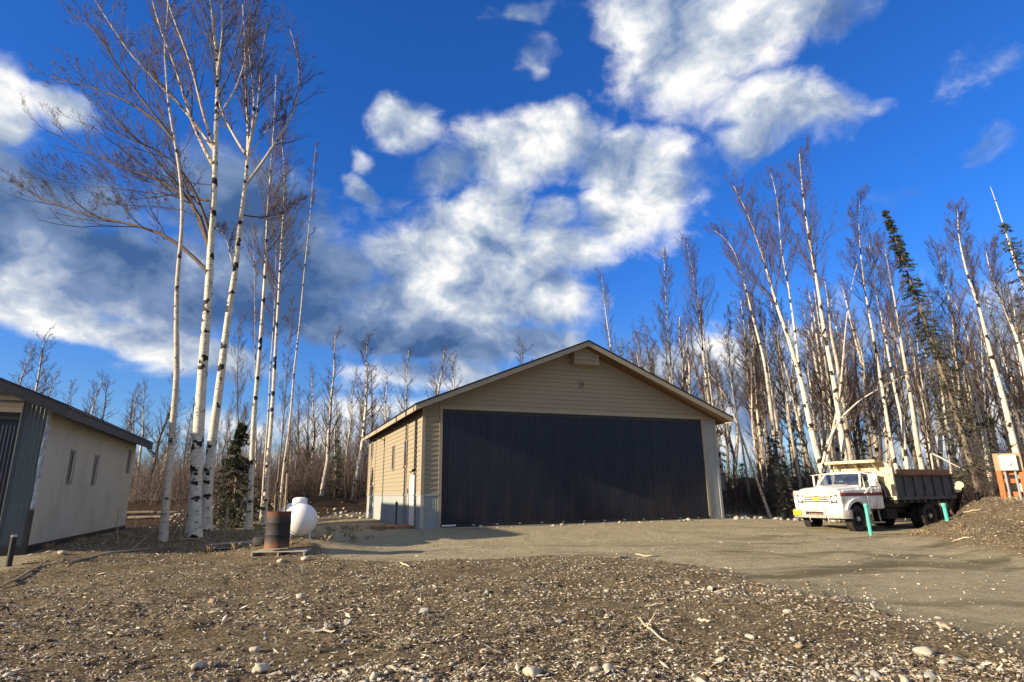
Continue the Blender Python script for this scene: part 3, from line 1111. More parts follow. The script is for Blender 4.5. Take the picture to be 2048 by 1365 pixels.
class Tubes:
    def __init__(s):
        s.V, s.F, s.M, s.n = [], [], [], 0

    def add(s, P, R, sides, mi=0):
        """P (m,k,3) centre lines, R (m,k) radii"""
        m, k = P.shape[:2]
        if m == 0:
            return
        T = np.empty_like(P)
        T[:, 1:-1] = P[:, 2:] - P[:, :-2]
        T[:, 0], T[:, -1] = P[:, 1] - P[:, 0], P[:, -1] - P[:, -2]
        T = norm(T)
        ref = np.where(np.abs(T[:, :1, 2:3]) > .9, np.array([1., 0, 0]), np.array([0, 0, 1.]))
        X = norm(np.cross(T, np.broadcast_to(ref, T.shape)))
        Y = np.cross(X, T)
        a = np.arange(sides) * 2 * np.pi / sides
        V = P[:, :, None] + R[:, :, None, None] * (X[:, :, None] * np.cos(a)[None, None, :, None] + Y[:, :, None] * np.sin(a)[None, None, :, None])
        s.V.append(V.reshape(-1, 3))
        base = s.n + (np.arange(m)[:, None, None] * k + np.arange(k - 1)[None, :, None]) * sides
        j = np.arange(sides)[None, None]
        j2 = (j + 1) % sides
        F = np.stack([base + j, base + j2, base + j2 + sides, base + j + sides], -1).reshape(-1, 4)
        s.F.append(F)
        s.M.append(np.full(len(F), mi, np.int32))
        s.n += m * k * sides

    def mesh(s, name, mats, smooth=True):
        return fast_mesh(name, np.concatenate(s.V), [np.concatenate(s.F)], mats, np.concatenate(s.M), smooth)


def resample(P, k):
    P = np.asarray(P, float)
    d = np.concatenate([[0], np.cumsum(np.linalg.norm(np.diff(P, axis=0), axis=1))])
    t = np.linspace(0, d[-1], k)
    # smooth the corners of the traced line a little
    Q = np.stack([np.interp(t, d, P[:, i]) for i in range(3)], 1)
    for _ in range(2):
        Q[1:-1] = .25 * Q[:-2] + .5 * Q[1:-1] + .25 * Q[2:]
    return Q


def grow(g, P, R, n, t0, t1, ang, length, k, up=.3, jit=.25, ratio=.5, tip=.3, taper=.6, rmin=.0025):
    """n side branches on each parent line; length may be a number or an array per parent"""
    m, K = P.shape[:2]
    t = t0 + (t1 - t0) * ((np.arange(n)[None] + g.random((m, n))) / n)
    f = t * (K - 1)
    i = np.minimum(f.astype(int), K - 2)
    w = (f - i)[..., None]
    rows = np.arange(m)[:, None]
    S = P[rows, i] * (1 - w) + P[rows, i + 1] * w
    T = norm(P[rows, i + 1] - P[rows, i])
    r0 = (R[rows, i] * (1 - w[..., 0]) + R[rows, i + 1] * w[..., 0]) * ratio
    rnd = norm(g.normal(size=(m, n, 3)))
    perp = norm(rnd - T * (rnd * T).sum(-1, keepdims=True))
    a = np.radians(g.uniform(ang[0], ang[1], (m, n)))[..., None]
    D = norm(T * np.cos(a) + perp * np.sin(a) + np.array([0, 0, up]) * .5)
    ln = np.broadcast_to(np.asarray(length, float).reshape(-1, 1), (m, n)) * g.uniform(.6, 1.15, (m, n)) * (1 - taper * (t - t0) / max(1e-6, (t1 - t0)))
    Q = np.empty((m, n, k, 3))
    Q[:, :, 0] = S
    for q in range(1, k):
        D = norm(D + g.normal(size=(m, n, 3)) * jit + np.array([0, 0, up]) * .35)
        Q[:, :, q] = Q[:, :, q - 1] + D * (ln / (k - 1))[..., None]
    rr = np.maximum(r0[..., None] * np.linspace(1, tip, k), rmin)
    return Q.reshape(-1, k, 3), rr.reshape(-1, k), ln.reshape(-1)


def twigs(g, tb, P, R, ln, n2=6, n3=5, n4=2, up=.35, mi=1, l2=.55):
    P2, R2, L2 = grow(g, P, R, n2, .12, 1.0, (16, 38), ln * l2, 4, up, .09, .55)
    tb.add(P2, R2, 3, mi)
    P3, R3, L3 = grow(g, P2, R2, n3, .12, 1.0, (16, 40), L2 * .55, 3, up, .10, .6, rmin=.0034)
    tb.add(P3, R3, 3, mi)
    if n4:
        P4, R4, L4 = grow(g, P3, R3, n4, .15, 1.0, (18, 45), np.maximum(L3 * .7, .2), 2, up * .5, .12, .7, rmin=.0036)
        tb.add(P4, R4, 3, mi)


def bare_crown(g, trunk, radii, n1, t0, l1, ang=(28, 50), n2=6, n3=5, n4=2, up=.35):
    """branches and twigs of one bare tree; returns the crown's tubes"""
    tb = Tubes()
    P, R = trunk[None], radii[None]
    H = np.linalg.norm(trunk[-1] - trunk[0])
    P1, R1, L1 = grow(g, P, R, n1, t0, .985, ang, l1, 6, up, .09, .42, tip=.25, taper=.62)
    tb.add(P1, R1, 4, 0)
    # the leader itself carries twigs as well
    twigs(g, tb, P1, R1, L1, n2, n3, n4)
    top = resample(trunk[int(len(trunk) * .8):], 6)[None]
    twigs(g, tb, top, np.full((1, 6), .012), np.array([l1 * .6]), n2 * 2, n3, n4)
    return tb


def px_line(pts, depth, drift=0.0):
    n = len(pts)
    return np.array([dp(px, py, depth + drift * (i / max(1, n - 1))) for i, (px, py) in enumerate(pts)])


def hero_tree(name, label, pts, depth, r0, r1, limbs=(), n1=20, t0=.4, l1=2.0, seed=0, bark=None, cat='birch tree', n2=6, n3=5, n4=2, ang=(28, 50), up=.35, group=None, extend=True, drift=0.0):
    g = np.random.default_rng(seed)
    line = px_line(pts, depth, drift)
    if extend:
        d = line[1] - line[0]
        d = d / np.linalg.norm(d)
        gz = float(terr(line[0][0], line[0][1]))
        if d[2] > .2 and line[0][2] > gz - .1:
            line = np.concatenate([[line[0] - d * (line[0][2] - gz + .12) / d[2]], line])
    base = line[0].copy()
    K = 36
    tr = resample(line, K) - base
    r0, r1 = r0 * .9, min(r1 * .55, .012)
    rad = r0 + (r1 - r0) * np.linspace(0, 1, K) ** .85
    rad[0] *= 1.35
    rad[1] *= 1.12
    rad = rad * (1 + .06 * (g.random(K) - .5))
    root = empty(name, base, 0, label, cat, group)
    tb = Tubes()
    tb.add(tr[None], rad[None], 12)
    link('trunk', tb.mesh('trunk', [bark or M_birch]), root)
    cr_ = bare_crown(g, tr, rad, int(n1 * 1.35), t0, l1 * 1.3, ang, n2, n3, n4, up) if n1 else Tubes()
    for lp, dr, ra, rb, white in limbs:
        # each big limb hangs on the trunk where its traced foot meets it
        lw = px_line(lp, depth, 0) - base
        i = int(np.argmin(np.linalg.norm(tr - lw[0], axis=1)))
        lw = lw + (tr[i] - lw[0]) * np.linspace(1, 0, len(lw))[:, None]
        ln = np.linalg.norm(lw[-1] - lw[0])
        along = norm(base + lw - CAM_P)
        lw = lw + along * (np.linspace(0, 1, len(lw)) * dr * ln)[:, None]
        P = resample(lw, 12)
        Rr = np.linspace(ra, rb, 12)
        lt = Tubes()
        lt.add(P[None], Rr[None], 7)
        link('limb', lt.mesh('limb', [M_birch_thin if white else M_limb]), root)
        P1, R1, L1 = grow(g, P[None], Rr[None], 16, .2, .99, (18, 42), ln * .36, 6, .25, .14, .5, taper=.5)
        cr_.add(P1, R1, 4, 0)
        twigs(g, cr_, P1, R1, L1, 5, 4, 2)
        twigs(g, cr_, P[None][:, 6:], Rr[None][:, 6:], np.array([ln * .3]), 8, 4, 2)
    if cr_.V:
        link('crown', cr_.mesh('crown', [M_limb, M_twig]), root)
    return root


def depth_of(px, py):
    return gp(px, py).y


# the clump of birches between the two hangars
d1, d2, d3 = depth_of(328, 1083), depth_of(387, 1074), depth_of(411, 1062)
d4, d5 = 27.0, depth_of(528, 1050)
hero_tree('birch_tree', 'slim crooked birch nearest the second hangar, leftmost of the clump', [(326, 1081), (330, 1023), (338, 943), (348, 818), (354, 753), (358, 725), (352, 705), (352, 681), (354, 600), (352, 569), (357, 532), (364, 469), (365, 402), (361, 352), (352, 293), (335, 205), (333, 146), (326, 100), (335, 40), (338, -40)],
          d1, .125, .022, seed=1, n1=16, t0=.62, l1=2.2, bark=M_birch_thin, limbs=[
    ([(352, 290), (329, 258), (285, 223), (238, 199), (197, 179), (159, 176), (133, 161), (98, 152)], .15, .045, .01, 0),
    ([(352, 281), (314, 234), (279, 188), (244, 147), (226, 117), (203, 67), (153, 32)], -.2, .045, .01, 0)])
hero_tree('birch_tree', 'thickest birch of the clump, white trunk with black scars and long low limb', [(387, 1073), (391, 963), (397, 862), (402, 786), (410, 681), (416, 600), (420, 545), (422, 470), (429, 400), (430, 337), (432, 249), (436, 161), (434, 100), (426, 59), (421, 0), (416, -70), (414, -130)],
          d2, .235, .045, seed=2, n1=18, t0=.66, l1=3.4, ang=(22, 42), limbs=[
    ([(417, 540), (365, 485), (320, 458), (270, 445), (165, 428), (120, 410), (80, 398), (60, 378), (40, 371)], .1, .075, .012, 0),
    ([(268, 447), (258, 425), (240, 413), (205, 410)], 0, .02, .006, 0),
    ([(163, 427), (130, 405), (92, 388), (80, 370), (55, 362)], 0, .02, .006, 0),
    ([(82, 400), (86, 378), (98, 364), (114, 360)], .0, .014, .006, 0),
    ([(418, 525), (408, 460), (385, 410), (350, 380), (290, 360), (230, 335), (190, 320), (170, 305), (130, 275), (105, 265)], -.1, .07, .01, 0),
    ([(420, 500), (390, 400), (340, 345), (300, 300), (262, 262), (215, 225), (180, 200)], .2, .06, .01, 0),
    ([(422, 470), (400, 400), (375, 350), (345, 315), (300, 290), (245, 275), (200, 250)], -.25, .06, .01, 0),
    ([(430, 335), (402, 287), (385, 252), (373, 211), (361, 164), (344, 111), (320, 62), (303, 0), (295, -50)], .15, .075, .015, 1),
    ([(431, 290), (402, 205), (391, 147), (373, 97), (344, 29), (325, -30)], -.15, .06, .015, 1),
    ([(430, 320), (373, 234), (329, 188), (303, 167), (279, 132), (256, 111), (226, 59), (191, 3)], .1, .06, .012, 1),
    ([(434, 229), (450, 205), (473, 176), (490, 120), (505, 60), (515, 0)], .1, .04, .01, 1),
    ([(434, 152), (440, 111), (446, 59), (443, 0), (446, -60)], -.1, .05, .015, 1),
    ([(427, 420), (360, 398), (300, 375), (262, 345), (235, 330)], .3, .04, .008, 0)])
hero_tree('birch_tree', 'scarred birch leaning right beside the thickest one, forking high into a round crown', [(411, 1060), (413, 1003), (417, 943), (425, 874), (437, 794), (445, 721), (453, 661), (463, 584), (473, 539), (478, 469), (490, 375), (497, 305), (497, 258), (492, 187), (490, 94), (488, 47), (485, 10)],
          d3, .215, .03, seed=3, n1=18, t0=.68, l1=2.8, ang=(22, 42), limbs=[
    ([(497, 322), (480, 295), (470, 278), (455, 250), (443, 225), (430, 180), (432, 120)], .15, .06, .012, 1),
    ([(497, 322), (505, 270), (511, 234), (508, 176), (499, 117), (495, 60), (500, 20)], -.15, .06, .012, 1),
    ([(490, 375), (510, 350), (525, 331), (546, 293), (578, 249), (596, 205), (601, 152), (594, 97), (580, 60)], .1, .065, .012, 1),
    ([(503, 290), (519, 243), (522, 176), (528, 88), (535, 45)], -.2, .05, .012, 1),
    ([(540, 300), (560, 255), (575, 215), (570, 190)], .1, .03, .01, 1),
    ([(482, 420), (520, 430), (560, 425), (600, 400)], .2, .035, .008, 0),
    ([(470, 548), (455, 480), (440, 460), (425, 450)], .2, .03, .008, 1)])
hero_tree('birch_tree', 'straight clean white birch in front of the spruce, right of the two scarred ones', [(497, 1061), (503, 963), (505, 882), (509, 818), (517, 733), (524, 640), (530, 553), (534, 445), (539, 375), (544, 305), (548, 250), (550, 205), (552, 150)],
          d4, .15, .02, seed=4, n1=36, t0=.5, l1=2.6, bark=M_birch)
hero_tree('birch_tree', 'greyish birch standing behind the rusty barrel', [(528, 1049), (534, 943), (542, 858), (548, 761), (552, 681), (556, 620), (560, 540), (567, 422), (570, 352), (566, 305), (560, 260)],
          d5, .15, .02, seed=5, n1=34, t0=.5, l1=2.6)
hero_tree('birch_tree', 'thin birch leaning right, outermost of the clump towards the propane tank', [(558, 1030), (562, 995), (568, 931), (578, 866), (584, 802), (588, 741), (596, 681), (604, 600), (609, 539), (619, 445), (624, 384), (628, 319), (632, 292)],
          d5 - 1.0, .085, .012, seed=6, n1=14, t0=.6, l1=.9, bark=M_birch_thin)
hero_tree('birch_tree', 'thin white birch just left of the greyish one behind the barrel', [(524, 1010), (530, 922), (536, 842), (542, 721), (548, 640), (551, 560), (553, 480), (556, 400)],
          d5 + 2.0, .075, .012, seed=7, n1=16, t0=.5, l1=1.2, bark=M_birch_thin)
hero_tree('birch_tree', 'very thin pale birch far behind the straight white one', [(512, 900), (511, 800), (511, 721), (509, 560), (505, 450)],
          d5 + 9, .08, .015, seed=8, n1=20, t0=.35, l1=1.4, bark=M_birch_thin)
hero_tree('birch_tree', 'brown bushy topped young birch seen between scarred and white birches', [(478, 960), (477, 866), (474, 780), (476, 700), (482, 640)],
          d5 + 12, .10, .02, seed=9, n1=30, t0=.25, l1=2.0, bark=M_grey_bark)
hero_tree('birch_tree', 'dark stemmed young birch between the barrel and the leaning thin birch', [(552, 1000), (562, 900), (570, 800), (577, 700), (585, 600)],
          d5 + 5, .07, .012, seed=10, n1=22, t0=.3, l1=1.2, bark=M_grey_bark)

# birches of the wood on the right that can be told apart
RIGHT = [
    ('tall birch rising just behind the hangar roof to the right of the ridge', [(1226, 740), (1222, 700), (1213, 640), (1207, 590), (1203, 550)], 47, .13, .02, 30, .3, 2.3),
    ('upright birch behind the right roof slope, first pair in the wood', [(1350, 800), (1345, 760), (1338, 690), (1332, 610), (1330, 550), (1327, 508)], 38, .14, .02, 28, .5, 2.0),
    ('white birch behind the right roof slope with a slender companion stem', [(1428, 860), (1417, 800), (1404, 690), (1396, 600), (1385, 544), (1378, 505), (1372, 482)], 34, .14, .02, 28, .55, 2.2),
    ('slender companion stem beside the white birch over the right eave', [(1432, 860), (1420, 770), (1410, 690), (1404, 640), (1400, 600)], 36, .09, .015, 18, .5, 1.2),
    ('birch with windswept crown hanging to the left, second from the eave', [(1554, 944), (1548, 869), (1530, 727), (1515, 670), (1502, 620), (1487, 560), (1472, 507), (1450, 475), (1428, 460)], 30, .16, .018, 24, .62, 2.1),
    ('heavy white birch leaning left behind the truck cab', [(1644, 941), (1627, 881), (1614, 819), (1602, 759), (1589, 720), (1579, 682), (1557, 623), (1544, 575), (1530, 533), (1515, 480), (1492, 420), (1467, 372)], 28, .20, .02, 26, .6, 2.6),
    ('birch crossing behind the heavy leaning one', [(1640, 935), (1622, 850), (1608, 790), (1597, 732), (1592, 682), (1584, 620), (1574, 555), (1562, 502), (1557, 417), (1550, 375), (1541, 345)], 30, .14, .016, 26, .62, 2.2),
    ('tallest birch of the wood, above the truck', [(1692, 930), (1679, 844), (1669, 769), (1657, 707), (1647, 657), (1636, 575), (1620, 491), (1607, 401), (1602, 350), (1599, 308)], 27, .19, .02, 30, .58, 2.5),
    ('broken topped birch leaning right against the tallest one', [(1672, 830), (1680, 790), (1684, 744), (1691, 657), (1697, 607), (1706, 560), (1715, 528)], 28, .10, .03, 0, .6, 1.0),
    ('slim birch with purple twigs, right of the tallest one', [(1793, 939), (1784, 902), (1765, 781), (1747, 676), (1728, 570), (1722, 510), (1718, 475), (1718, 430), (1720, 388)], 29, .13, .016, 26, .6, 2.0),
    ('close twin birch stem over the cream dump box', [(1815, 939), (1805, 844), (1790, 782), (1780, 727), (1770, 670), (1760, 620), (1745, 554), (1738, 480)], 30, .13, .018, 24, .6, 1.9),
    ('brown flaking birch over the dump box, left of the tall spruce', [(1844, 936), (1835, 894), (1825, 819), (1815, 757), (1804, 695), (1794, 632), (1788, 592), (1780, 554), (1768, 487)], 27, .16, .02, 28, .55, 2.0),
    ('dark stemmed birch just right of the tall spruce', [(1978, 940), (1967, 864), (1955, 819), (1945, 774), (1932, 725), (1920, 696), (1905, 622), (1895, 584), (1882, 547), (1880, 505)], 28, .14, .02, 28, .5, 2.2),
    ('birch with a small tufted top left of the utility panel', [(2032, 904), (2012, 819), (1999, 769), (1984, 720), (1972, 670), (1957, 609), (1940, 567), (1927, 522), (1917, 472), (1915, 435), (1915, 412)], 25, .17, .018, 26, .6, 1.5),
    ('bent birch arching left at the right frame edge', [(2085, 930), (2068, 830), (2048, 730), (2032, 670), (2019, 641), (2004, 604), (1984, 559), (1977, 529), (1972, 502)], 24, .16, .02, 22, .6, 1.6),
    ('fire scarred birch hidden low behind the dump box', [(1902, 935), (1890, 830), (1878, 740), (1868, 650), (1862, 590)], 33, .12, .015, 26, .45, 1.8),
    ('thin pale birch with sparse top between eave and windswept crown', [(1490, 930), (1480, 860), (1473, 832), (1462, 744), (1457, 680), (1456, 620)], 33, .08, .012, 16, .45, 1.1),
    ('thin trunk behind the windswept birch', [(1575, 950), (1556, 869), (1540, 760), (1527, 652), (1518, 600)], 33, .10, .014, 20, .5, 1.5),
    ('yellowish birch stem among the cab mirrors', [(1597, 950), (1582, 869), (1572, 782), (1562, 727), (1554, 670), (1550, 600)], 32, .11, .014, 22, .5, 1.7),
    ('brown barked birch left of the windswept crown', [(1520, 960), (1504, 850), (1503, 732), (1500, 670), (1490, 600)], 35, .11, .015, 26, .4, 1.9),
]
for i, (lab, pts, dep, r0, r1, n1, t0, l1) in enumerate(RIGHT):
    bark = M_birch if r0 > .12 else M_birch_thin
    if 'brown' in lab or 'dark' in lab:
        bark = M_birch_thin
    hero_tree('birch_tree', lab, pts, dep, r0, r1, n1=n1, t0=t0, l1=l1, seed=40 + i, bark=bark, n2=6, n3=5, n4=2)
# leaning and broken stems
hero_tree('leaning_birch', 'long leaning birch falling left towards the hangar eave', [(1512, 956), (1492, 900), (1475, 848), (1450, 790), (1425, 757), (1395, 715)], 29, .09, .02, n1=6, t0=.6, l1=.8, seed=70, bark=M_birch_thin)
hero_tree('broken_birch', 'snapped birch bent over to the right, its stem slanting above the truck', [(1645, 931), (1652, 895), (1662, 872), (1681, 837), (1720, 800), (1760, 777), (1825, 742)], 26.5, .10, .04, n1=5, t0=.5, l1=.6, seed=71, bark=M_birch)
hero_tree('fallen_birch', 'dark fallen stem slanting down behind the dump box', [(1699, 852), (1740, 866), (1775, 874), (1808, 886)], 27.5, .055, .03, n1=4, t0=.3, l1=.5, seed=72, bark=M_grey_bark, extend=False, drift=1.0)
hero_tree('fallen_birch', 'pale snapped pole slanting behind the tail of the dump box', [(1857, 904), (1880, 915), (1900, 926), (1930, 941)], 27, .055, .045, n1=0, seed=73, bark=M_birch, extend=False, drift=-.6)


def needle_spray(g, P, R, per, size, droop):
    """flat sprigs along branch lines P (m,k,3)"""
    m, k = P.shape[:2]
    t = g.random((m, per)) ** .8
    f = t * (k - 1)
    i = np.minimum(f.astype(int), k - 2)
    w = (f - i)[..., None]
    rows = np.arange(m)[:, None]
    S = P[rows, i] * (1 - w) + P[rows, i + 1] * w
    T = norm(P[rows, i + 1] - P[rows, i])
    D = norm(T * .6 + g.normal(size=S.shape) * .75 + np.array([0, 0, -droop]))
    Wd = norm(np.cross(D, g.normal(size=S.shape)))
    ln = size * g.uniform(.6, 1.3, (m, per, 1))
    a, b, c = S - Wd * ln * .16, S + D * ln, S + Wd * ln * .16
    V = np.stack([a, b, c], 2).reshape(-1, 3)
    F = np.arange(len(V)).reshape(-1, 3)
    return V, F


def spruce_mesh(seed, H, r0, width, n, t0, per, size, dead=.25, lean=(0, 0)):
    g = np.random.default_rng(seed)
    k = 20
    z = np.linspace(0, H, k)
    tr = np.stack([lean[0] * (z / H) ** 1.3 * H, lean[1] * (z / H) * H, z], 1)
    rad = np.linspace(r0, .012, k)
    tb = Tubes()
    tb.add(tr[None], rad[None], 8)
    trunk = tb.mesh('trunk', [M_grey_bark])
    # dead lower branches, then living drooping ones
    t = t0 + (1 - t0) * np.sort(g.random(n))
    S = np.stack([np.interp(t * H, z, tr[:, i]) for i in range(3)], 1)
    az = g.random(n) * 2 * np.pi
    prof = width * np.clip((1 - t) / (1 - t0), 0, 1) ** .75 * g.uniform(.55, 1.1, n) + .12
    kk = 5
    P = np.empty((n, kk, 3))
    for j in range(kk):
        s = j / (kk - 1)
        P[:, j] = S + np.stack([np.cos(az), np.sin(az), np.zeros(n)], 1) * (prof * s)[:, None] + np.stack([0 * t, 0 * t, prof * (-.55 * s + .22 * s * s)], 1)
    tb = Tubes()
    tb.add(P, np.linspace(.012, .004, kk)[None].repeat(n, 0), 3)
    V1, F1 = np.concatenate(tb.V), np.concatenate(tb.F)
    alive = g.random(n) > dead * np.clip(1.6 - 1.6 * t, 0, 1)
    V2, F2 = needle_spray(g, P[alive], None, per, size, .35)
    V3, F3 = needle_spray(g, P[~alive], None, max(3, per // 3), size * .8, .15)
    Fa, Fb, Fc = F1, F2 + len(V1), F3 + len(V1) + len(V2)
    me = fast_mesh('crown', np.concatenate([V1, V2, V3]), [Fa, Fb, Fc], [M_grey_bark, M_needle, M_dead],
                   np.concatenate([np.zeros(len(Fa)), np.ones(len(Fb)), np.full(len(Fc), 2)]))
    return trunk, me


def plant(name, meshes, loc, rz, sc, label, cat, group=None):
    r = empty(name, loc, rz, label, cat, group)
    r.scale = (sc, sc, sc) if isinstance(sc, (int, float)) else sc
    for nm, me in meshes:
        link(nm, me, r)
    return r


tr_, cr_ = spruce_mesh(5, 17.5, .17, 1.35, 520, .08, 30, .17, .5, lean=(-.13, 0))
b = gp(1950, 985)
x = dp(1934, 936, 27)
plant('spruce_tree', [('trunk', tr_), ('crown', cr_)], (x.x + .35, 27, float(terr(x.x, 27)) - .1), 0, .83, 'tall narrow dark spruce leaning slightly left, among the birches right of the truck', 'spruce tree')
tr_, cr_ = spruce_mesh(6, 15, .14, 1.7, 150, .32, 18, .18, .6, lean=(-.16, 0))
x = dp(2062, 700, 25)
plant('spruce_tree', [('trunk', tr_), ('crown', cr_)], (x.x + 1.2, 25, float(terr(x.x, 25)) - .1), .4, .80, 'sparse lichen hung spruce at the right frame edge behind the utility panel', 'spruce tree')
hero_tree('dead_birch', 'bare white dead pole sticking up above the sparse spruce', [(2080, 720), (2062, 620), (2048, 577), (2037, 547), (2022, 499), (2012, 467), (1999, 425), (1981, 374)], 25.6, .14, .02, n1=0, seed=75, bark=M_birch)
tr_, cr_ = spruce_mesh(7, 5.2, .1, 1.55, 260, .04, 46, .17, .15)
q = dp(469, 1000, 30)
plant('spruce_tree', [('trunk', tr_), ('crown', cr_)], (q.x, 30, float(terr(q.x, 30)) - .1), 0, 1.0, 'bushy dark green spruce behind the birch clump', 'spruce tree')
# young spruces in the shade under the birches
tr_, cr_ = spruce_mesh(8, 4.5, .05, .75, 120, .05, 22, .13, .6)
rs = np.random.default_rng(21)
for k in range(26):
    dep = rs.uniform(29, 40)
    px = rs.uniform(1440, 2080) if k < 20 else rs.uniform(540, 720)
    if k >= 20:
        dep = rs.uniform(42, 56)
    q = dp(px, 980, dep)
    plant('young_spruce', [('trunk', tr_), ('crown', cr_)], (q.x, dep, float(terr(q.x, dep)) - .1), rs.uniform(0, 6.28), rs.uniform(.5, 1.15), 'young dark spruce in the shade among the birch trunks', 'spruce tree', 'young spruces under the birches')

# the rest of the wood: a few grown shapes, copied with parts of their own
VAR = []
for k in range(8):
    g = np.random.default_rng(200 + k)
    H = 15.0
    z = np.linspace(0, 1, 9)
    line = np.stack([np.cumsum(g.normal(0, .10, 9)) + z * g.uniform(-.7, .7), np.cumsum(g.normal(0, .10, 9)), z * H], 1)
    line[0] = 0
    tr = resample(line, 22)
    rad = np.linspace(.13 + .03 * g.random(), .015, 22)
    tb = Tubes()
    tb.add(tr[None], rad[None], 8)
    bark = [M_birch, M_birch_thin, M_birch, M_grey_bark][k % 4]
    tm = tb.mesh('trunk', [bark])
    cm = bare_crown(g, tr, rad, 32, (.22 if k % 2 else .35) + .15 * g.random(), 2.6, (26, 50), 5, 4, 2).mesh('crown', [M_limb, M_twig])
    VAR.append((tm, cm))


def bg_tree(px, top, dep, k, label, group):
    b = dp(px, 980, dep)
    z0 = float(terr(b.x, dep)) - .1
    h = dp(px, top, dep).z - z0
    s = h / 15.0
    tm, cm = VAR[k % len(VAR)]
    w = s * rs.uniform(.9, 1.25) * (1.35 if dep > 40 else 1)
    plant('birch_tree', [('trunk', tm), ('crown', cm)], (b.x, dep, z0), rs.uniform(0, 6.28), (w, w, s), label, 'birch tree', group)


LF = 'far bare birch on the skyline beyond the second hangar and the clump'
for i, (px, top, dep) in enumerate([(22, 672, 42), (8, 690, 45), (48, 745, 60), (70, 750, 62), (110, 765, 62), (140, 752, 60), (160, 765, 62), (172, 758, 64), (232, 785, 56), (258, 772, 52), (275, 768, 55), (298, 745, 46), (318, 790, 50),
                                    (645, 655, 42), (705, 668, 43), (745, 735, 50), (770, 745, 56), (690, 735, 55), (625, 740, 52), (600, 790, 50), (820, 700, 52), (842, 692, 54), (905, 705, 52), (1040, 688, 58), (870, 735, 60), (668, 780, 48), (720, 790, 47), (580, 770, 48)]):
    bg_tree(px, top, dep, i, LF, 'far birches on the left skyline')
for i in range(80):
    px = rs.choice([rs.uniform(560, 760), rs.uniform(-60, 560), rs.uniform(240, 480)], p=[.5, .3, .2])
    bg_tree(px, rs.uniform(800, 900), rs.uniform(44, 80), i + 3, LF, 'far birches on the left skyline')
RF = 'bare birch deep in the wood behind the hangar and the truck'
for i in range(128):
    px = 1190 + 960 * rs.random() ** .9
    dep = rs.uniform(33, 62)
    hi = np.interp(px, [1190, 1300, 1450, 1600, 1750, 1900, 2200], [690, 650, 600, 560, 570, 590, 570])
    bg_tree(px, hi + rs.uniform(0, 150), dep, i, RF, 'birches deep in the wood on the right')

# brushwood: saplings and bare bushes nobody could count
g = np.random.default_rng(77)
tb = Tubes()


def sticks(n, xf, yf, hf, lean=.18):
    x, y = xf(n), yf(n)
    h = hf(n)
    z = terr(x, y) - .05
    D = norm(np.stack([g.normal(0, lean, n), g.normal(0, lean, n), np.ones(n)], 1))
    P = np.empty((n, 4, 3))
    P[:, 0] = np.stack([x, y, z], 1)
    for k in range(1, 4):
        D = norm(D + g.normal(0, .12, (n, 3)))
        P[:, k] = P[:, k - 1] + D * (h / 3)[:, None]
    R = (.006 + .004 * h)[:, None] * np.linspace(1, .35, 4)[None]
    tb.add(P, R, 3, 0)
    P2, R2, L2 = grow(g, P, R, 4, .2, 1, (20, 50), h * .45, 2, .3, .15, .5, rmin=.004)
    tb.add(P2, R2, 3, 1)
    P3, R3, L3 = grow(g, P2, R2, 2, .15, 1, (20, 50), L2 * .6, 2, .2, .2, .6, rmin=.0045)
    tb.add(P3, R3, 3, 1)


def wedge(px0, px1, d0, d1):
    """positions spread over the ground between two bearings and two distances"""
    st = {}
    def xf(n):
        st['y'] = g.uniform(d0, d1, n)
        px = g.uniform(px0, px1, n)
        a = np.array([(dp(p, 980, 1.0).x) for p in px])
        return a * st['y']
    return xf, (lambda n: st['y'])


for px0, px1, d0, d1, n, h0, h1 in ((560, 745, 42, 62, 2600, .8, 5.5), (230, 560, 36, 62, 2800, .8, 5.0), (1430, 2120, 31, 46, 3200, .6, 4.2), (1440, 1640, 30, 34, 500, .3, 1.8), (1930, 2120, 25, 33, 700, .4, 1.8), (250, 480, 30, 40, 200, .3, 1.2), (-60, 250, 45, 65, 400, .6, 3)):
    xf, yf = wedge(px0, px1, d0, d1)
    sticks(n, xf, yf, lambda k: g.uniform(h0, h1, k) * g.uniform(.5, 1, k))
tag(link('brushwood', tb.mesh('brushwood', [M_limb, M_twig])), 'tangled bare saplings and bushes along the edge of the wood', 'undergrowth', kind='stuff')

# ------------------------------------------------------------------ dump truck
M_tw = mat('white_truck_paint', (.74, .73, .70), .35, var=.05, scale=2, dirt=(.34, .25, .16), dirt_scale=3.0, dirt_amt=.7, coat=.3)
M_bump = mat('worn_bumper', (.46, .45, .43), .4, metal=.35, var=.12, scale=4, dirt=(.22, .15, .09), dirt_scale=5, dirt_amt=.5)
M_stripe = mat('dark_red_stripe', (.20, .012, .016), .4, var=.12)
M_cream = mat('cream_steel', (.60, .52, .34), .6, var=.10, scale=3, dirt=(.26, .10, .03), dirt_scale=3.2, dirt_amt=.75)
M_box = mat('weathered_box_steel', (.075, .08, .085), .75, var=.15, scale=3, dirt=(.06, .036, .022), dirt_scale=2.6, dirt_amt=.8)
M_rust = mat('rust_steel', (.16, .07, .03), .85, var=.35, scale=5, bump=.3)
M_rubber = mat('tyre_rubber', (.022, .021, .02), .8, var=.25, scale=8, dirt=(.07, .06, .045), dirt_scale=4, dirt_amt=.3)
M_under = mat('greasy_chassis', (.012, .011, .010), .8, var=.3)
M_wood = mat('weathered_board', (.23, .135, .075), .8, var=.25, scale=2.5, vec=(6, 6, 1), bump=.25)
M_plate = mat('yellow_plate', (.80, .47, .02), .5, var=.04)
M_gold = mat('gold_emblem', (.70, .50, .08), .35, metal=.4, var=.05)
M_stripe_lit = mat('sunlit_red_stripe', (.55, .05, .03), .25, var=.05)  # brighter red that paints sunlight onto the stripe
